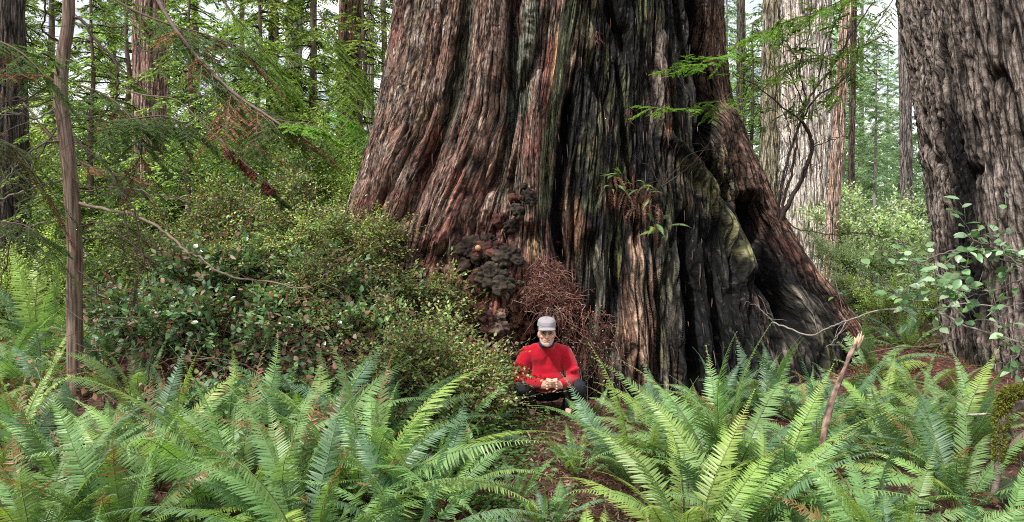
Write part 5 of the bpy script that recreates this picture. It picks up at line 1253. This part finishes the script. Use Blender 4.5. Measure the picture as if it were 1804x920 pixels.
def man():
    gx, gy = fpx(962, 6.8), 6.8; gz = float(H(gx, gy))
    root = thing('person', 'crouching man in red fleece sweater and pale cap with fingertips together', 'person', (gx, gy, 0))
    skin = plain('skin', (.66, .38, .28), .5, 60, .1, .001, .12, spec=.4); red = plain('red_fleece', (.40, .006, .02), .95, 260, .5, .004, .12, sheen=.3, spec=.1)
    pants = plain('dark_trousers', (.018, .019, .024), .8, 200, .3, .002, .2); capm = plain('cap_cloth', (.31, .285, .30), .85, 300, .3, .001, .06)
    hair = plain('grey_hair', (.16, .13, .11), .8, 400, .5, .002, .3); shoe = plain('shoe', (.03, .03, .033), .6, 80, .2, .002, .2); navy = plain('collar_cloth', (.012, .018, .05), .8)
    dark = plain('eye_dark', (.015, .012, .012), .25, 50, 0, .001, 0, spec=.6); lip = plain('lips', (.30, .10, .08), .5)
    HC = np.array([0, -.15, .757])
    b = MB()
    # torso, neck, head, arms, hands, legs: one continuous remeshed body
    ellip(b, HC+[0, .015, .025], (.068, .090, .098)); ellip(b, HC+[0, -.012, -.045], (.058, .068, .068)); ellip(b, HC+[0, -.062, -.092], (.026, .022, .020))
    capsules(b, [((0, -.02, .56), (0, -.125, .70), .056, .054)])
    capsules(b, [(HC+[0, -.074, .02], HC+[0, -.092, -.022], .010, .015), (HC+[-.009, -.082, -.022], HC+[.009, -.082, -.022], .011, .011)])
    for s in (-1, 1):
        ellip(b, HC+[s*.068, .012, -.012], (.011, .020, .030)); capsules(b, [(HC+[s*.014, -.073, .028], HC+[s*.048, -.060, .027], .010, .010)]); ellip(b, HC+[s*.036, -.052, -.022], (.024, .022, .020))
    capsules(b, [(HC+[-.018, -.073, -.062], HC+[.018, -.073, -.062], .008, .008)])
    capsules(b, [((0, .24, .24), (0, .03, .42), .12, .12), ((0, .03, .42), (0, .0, .54), .11, .08), ((-.14, -.02, .55), (.14, -.02, .55), .045, .045)])
    W = {}
    for s in (-1, 1):
        sh = np.array([s*.175, -.03, .56]); el = np.array([s*.235, -.06, .325]); wr = np.array([s*.082+.035, -.30, .335]); W[s] = wr
        capsules(b, [(sh, el, .052, .042), (el, wr, .040, .027)])
        pm = wr+np.array([-s*.045, -.035, .012]); capsules(b, [(wr, pm, .026, .026), (wr+[0, 0, .012], pm+[0, 0, .022], .020, .018), (wr+[0, 0, -.014], pm+[0, 0, -.022], .020, .018)])
        tip = np.array([.035, -.385, .36])
        for k, (dz, ln) in enumerate(((.030, .95), (.011, 1.), (-.009, .97), (-.028, .85))):
            a = pm+[0, -.004, dz]; m1 = a+np.array([s*.004, -.034, .002+.004*(1.5-k)])*ln; m2 = np.array([.035+s*.020, -.368+.006*k, .352+dz*.9]); tp = np.array([.035+s*.006, -.392+.007*k, .356+dz*.8])
            capsules(b, [(a, m1, .0095, .0088), (m1, m2, .0088, .0082), (m2, tp, .0082, .0066)], 10)
        a = pm+[s*.01, .005, .028]; capsules(b, [(a, a+[-s*.008, -.028, .024], .0115, .0100), (a+[-s*.008, -.028, .024], np.array([.035+s*.005, -.362, .392]), .0105, .0085)], 10)
    K_ = {-1: np.array([-.20, -.17, .275]), 1: np.array([.265, -.15, .28])}
    for s in (-1, 1):
        hp = np.array([s*.10, .24, .22]); an = np.array([-.13, .02, .08]) if s < 0 else np.array([.20, .05, .08]); capsules(b, [(hp, K_[s], .085, .062), (K_[s], an, .055, .038), (an, an+[0, -.13, -.035], .036, .03)])
    remeshed(b, 'body', skin, root, .0055, 2)
    # sweater
    w_ = MB(); capsules(w_, [((-.03, .22, .28), (-.02, .02, .42), .14, .145), ((.03, .22, .28), (.02, .02, .42), .14, .145), ((-.03, .02, .44), (-.06, -.03, .54), .135, .10), ((.03, .02, .44), (.06, -.03, .54), .135, .10),
        ((-.155, -.03, .562), (.155, -.03, .562), .076, .076), ((0, -.02, .57), (0, -.085, .642), .10, .070), ((-.05, -.04, .33), (.05, -.04, .33), .11, .11), ((-.09, -.03, .60), (.09, -.03, .60), .06, .06)])
    for s in (-1, 1):
        sh = np.array([s*.165, -.03, .56]); el = np.array([s*.238, -.09, .345]); wr = np.array([s*.10+.035, -.275, .345])
        capsules(w_, [(sh, (sh+el)/2+[s*.014, 0, 0], .073, .066), ((sh+el)/2+[s*.014, 0, 0], el, .066, .060), (el, (el+wr)/2+[0, .01, -.01], .060, .052), ((el+wr)/2+[0, .01, -.01], wr, .052, .040), (wr, wr+[-s*.012, -.012, 0], .042, .042)])
        for k in range(4):
            f = .12+k*.22; c = el*(1-f)+wr*f; capsules(w_, [(c+[-.02*s, -.03, .035], c+[.01*s, .02, -.045], .014, .016)])
        capsules(w_, [(el+[s*.02, -.03, .05], el+[-s*.05, .02, .04], .02, .016), (el+[s*.03, -.04, .10], el+[-s*.03, -.06, .085], .018, .012)])
    remeshed(w_, 'sweater', red, root, .009, 3, (.012, .06))
    c = MB(); th = np.linspace(0, 2*PI, 28)[:-1]; q = np.stack([.058*np.cos(th), -.100+.060*np.sin(th), 0.664+.022*np.sin(th)], 1); q = np.vstack([q, q[:1]]); tube(c, q, .013, 8); c.obj('collar', navy, root)
    # logo on the chest, a small pale tick
    lg = MB(); t = np.linspace(0, 1, 9); top = np.stack([.085+.030*t, 0*t-.0, .535+.016*t-.012*np.sin(t*PI)*.8], 1); bot = top-np.stack([0*t, 0*t, .005*np.sin(np.clip(t*1.1+.15, 0, 1)*PI)], 1)
    yy = -.162; V = np.concatenate([top, bot]); V[:, 1] = yy-.002; i = np.arange(8); lg.add(V, np.stack([i, i+1, i+10, i+9], 1)); 
    lo = lg.obj('logo', plain('logo_thread', (.75, .35, .38), .6), root)
    sw = lo.modifiers.new('wrap', 'SHRINKWRAP'); sw.target = [o for o in root.children if o.name.startswith('sweater')][0]; sw.wrap_method = 'NEAREST_SURFACEPOINT'; sw.offset = .003; sw.wrap_mode = 'ABOVE_SURFACE'
    # trousers
    t = MB(); capsules(t, [((-.05, .23, .24), (.05, .23, .24), .155, .155)])
    for s in (-1, 1):
        hp = np.array([s*.10, .22, .23]); an = np.array([-.13, .02, .06]) if s < 0 else np.array([.20, .05, .06]); k = K_[s]
        capsules(t, [(hp, k, .108, .082), (k, (k+an)/2, .076, .07), ((k+an)/2, an, .07, .062), (k+[s*.03, -.02, .03], k+[-s*.04, .05, .055], .045, .04)])
        capsules(t, [(k*.6+hp*.4+[s*-.05, -.02, .06], k*.6+hp*.4+[s*.06, .0, .05], .02, .02)])
    remeshed(t, 'trousers', pants, root, .010, 2, (.012, .05))
    for s in (-1, 1):
        an = np.array([-.13, .02, .06]) if s < 0 else np.array([.20, .05, .06]); m = MB()
        capsules(m, [(an+[0, .07, -.02], an+[s*.01, -.05, -.02], .042, .046), (an+[s*.01, -.05, -.022], an+[s*.03, -.16, -.032], .046, .034), (an+[0, .03, 0], an+[0, .02, .05], .048, .05)]); remeshed(m, 'shoe', shoe, root, .008, 2)
        so = MB(); capsules(so, [(an+[0, .075, -.052], an+[s*.01, -.05, -.052], .040, .046), (an+[s*.01, -.05, -.052], an+[s*.03, -.165, -.054], .046, .036)]); V = so.V
        for v in V: v[:, 2] = np.clip(v[:, 2], an[2]-.066, an[2]-.040)
        so.obj('sole', plain('sole', (.05, .05, .05), .8), root)
    # hair under the cap, eyes, brows, mouth
    h = MB(); ellip(h, HC+[0, .035, .02], (.071, .082, .078)); 
    for s in (-1, 1): capsules(h, [(HC+[s*.065, .005, .045], HC+[s*.067, .012, .01], .012, .009)])
    remeshed(h, 'hair', hair, root, .005, 1, (.006, .01))
    for s in (-1, 1):
        e = MB(); ellip(e, HC+[s*.030, -.066, .010], (.013, .009, .008)); e.obj('eye', dark, root)
        e = MB(); capsules(e, [(HC+[s*.014, -.083, .030], HC+[s*.045, -.070, .032], .0045, .0035)]); e.obj('eyebrow', hair, root)
    e = MB(); capsules(e, [(HC+[-.022, -.0755, -.052], HC+[0, -.083, -.055], .003, .0038), (HC+[0, -.083, -.055], HC+[.022, -.0755, -.052], .0038, .003)]); e.obj('mouth', lip, root)
    for s in (-1, 1):
        e = MB(); th = np.linspace(0, 2*PI, 21); tube(e, np.stack([HC[0]+s*.031+.021*np.cos(th), HC[1]-.088+.010*np.abs(np.cos(th))*(np.cos(th)*s > 0), HC[2]+.010+.014*np.sin(th)], 1), .0022, 5); g_ = e.obj('glasses_frame', dark, root)
    # short grey beard on the chin
    e = MB(); ellip(e, HC+[0, -.052, -.088], (.036, .032, .026)); capsules(e, [(HC+[-.05, -.02, -.05], HC+[-.03, -.055, -.085], .014, .014), (HC+[.05, -.02, -.05], HC+[.03, -.055, -.085], .014, .014)]); remeshed(e, 'beard', plain('grey_beard', (.42, .34, .29), .85, 500, .5, .002, .3), root, .005, 2)
    # cap: crown with panel creases and a curved visor
    cm = MB(); nu, nv = 22, 48; U, W_ = np.meshgrid(np.linspace(0, 1, nu), np.linspace(0, 2*PI, nv, endpoint=False), indexing='ij')
    prof_r = np.interp(U, [0, .25, .55, .8, .93, 1], [1.0, 1.03, .98, .80, .5, 0]); prof_z = np.interp(U, [0, .25, .55, .8, .93, 1], [0, .024, .050, .067, .074, .076])
    cre = 1+.014*np.cos(W_*6)*(U > .2)+.015*noise(np.cos(W_)*2.5, np.sin(W_)*2.5, U*3)
    V = np.stack([.077*prof_r*np.cos(W_)*cre, .103*prof_r*np.sin(W_)*cre, prof_z*(1+.03*np.sin(W_))], -1)
    i = np.arange(nu-1)[:, None]*nv; j = np.arange(nv); F = np.stack([i+j, i+(j+1) % nv, i+nv+(j+1) % nv, i+nv+j], -1).reshape(-1, 4)
    cm.add(V.reshape(-1, 3), F); cr_ = cm.obj('cap', capm, root, loc=tuple(HC+[0, .012, .060])); cr_.rotation_euler = (.10, 0, 0)
    cm.C and None
    sol = cr_.modifiers.new('thick', 'SOLIDIFY'); sol.thickness = .004
    vm = MB(); nu, nv = 10, 26; U, A_ = np.meshgrid(np.linspace(0, 1, nu), np.linspace(-1.05, 1.05, nv), indexing='ij')
    R0x, R0y = .076, .100; ext = .062*np.cos(A_*1.35)**.6*U
    X = np.sin(A_)*(R0x+ext*.25); Yv = -np.cos(A_)*(R0y)-ext; Zv = .006-.010*U-.022*(X/.085)**2*(.4+.6*U)
    V = np.stack([X, Yv, Zv], -1); i = np.arange(nu-1)[:, None]*nv; j = np.arange(nv-1); F = np.stack([i+j, i+j+1, i+nv+j+1, i+nv+j], -1).reshape(-1, 4)
    vm.add(V.reshape(-1, 3), F); v_ = vm.obj('visor', capm, cr_); sol = v_.modifiers.new('thick', 'SOLIDIFY'); sol.thickness = .005
    bt = MB(); tube(bt, np.stack([0.0785*np.cos(np.linspace(0, 2*PI, 40)), .1045*np.sin(np.linspace(0, 2*PI, 40)), 0*np.linspace(0, 1, 40)+.010], 1), .004, 6); bt.obj('cap_band', plain('cap_band', (.27, .25, .265), .85), cr_)
man()
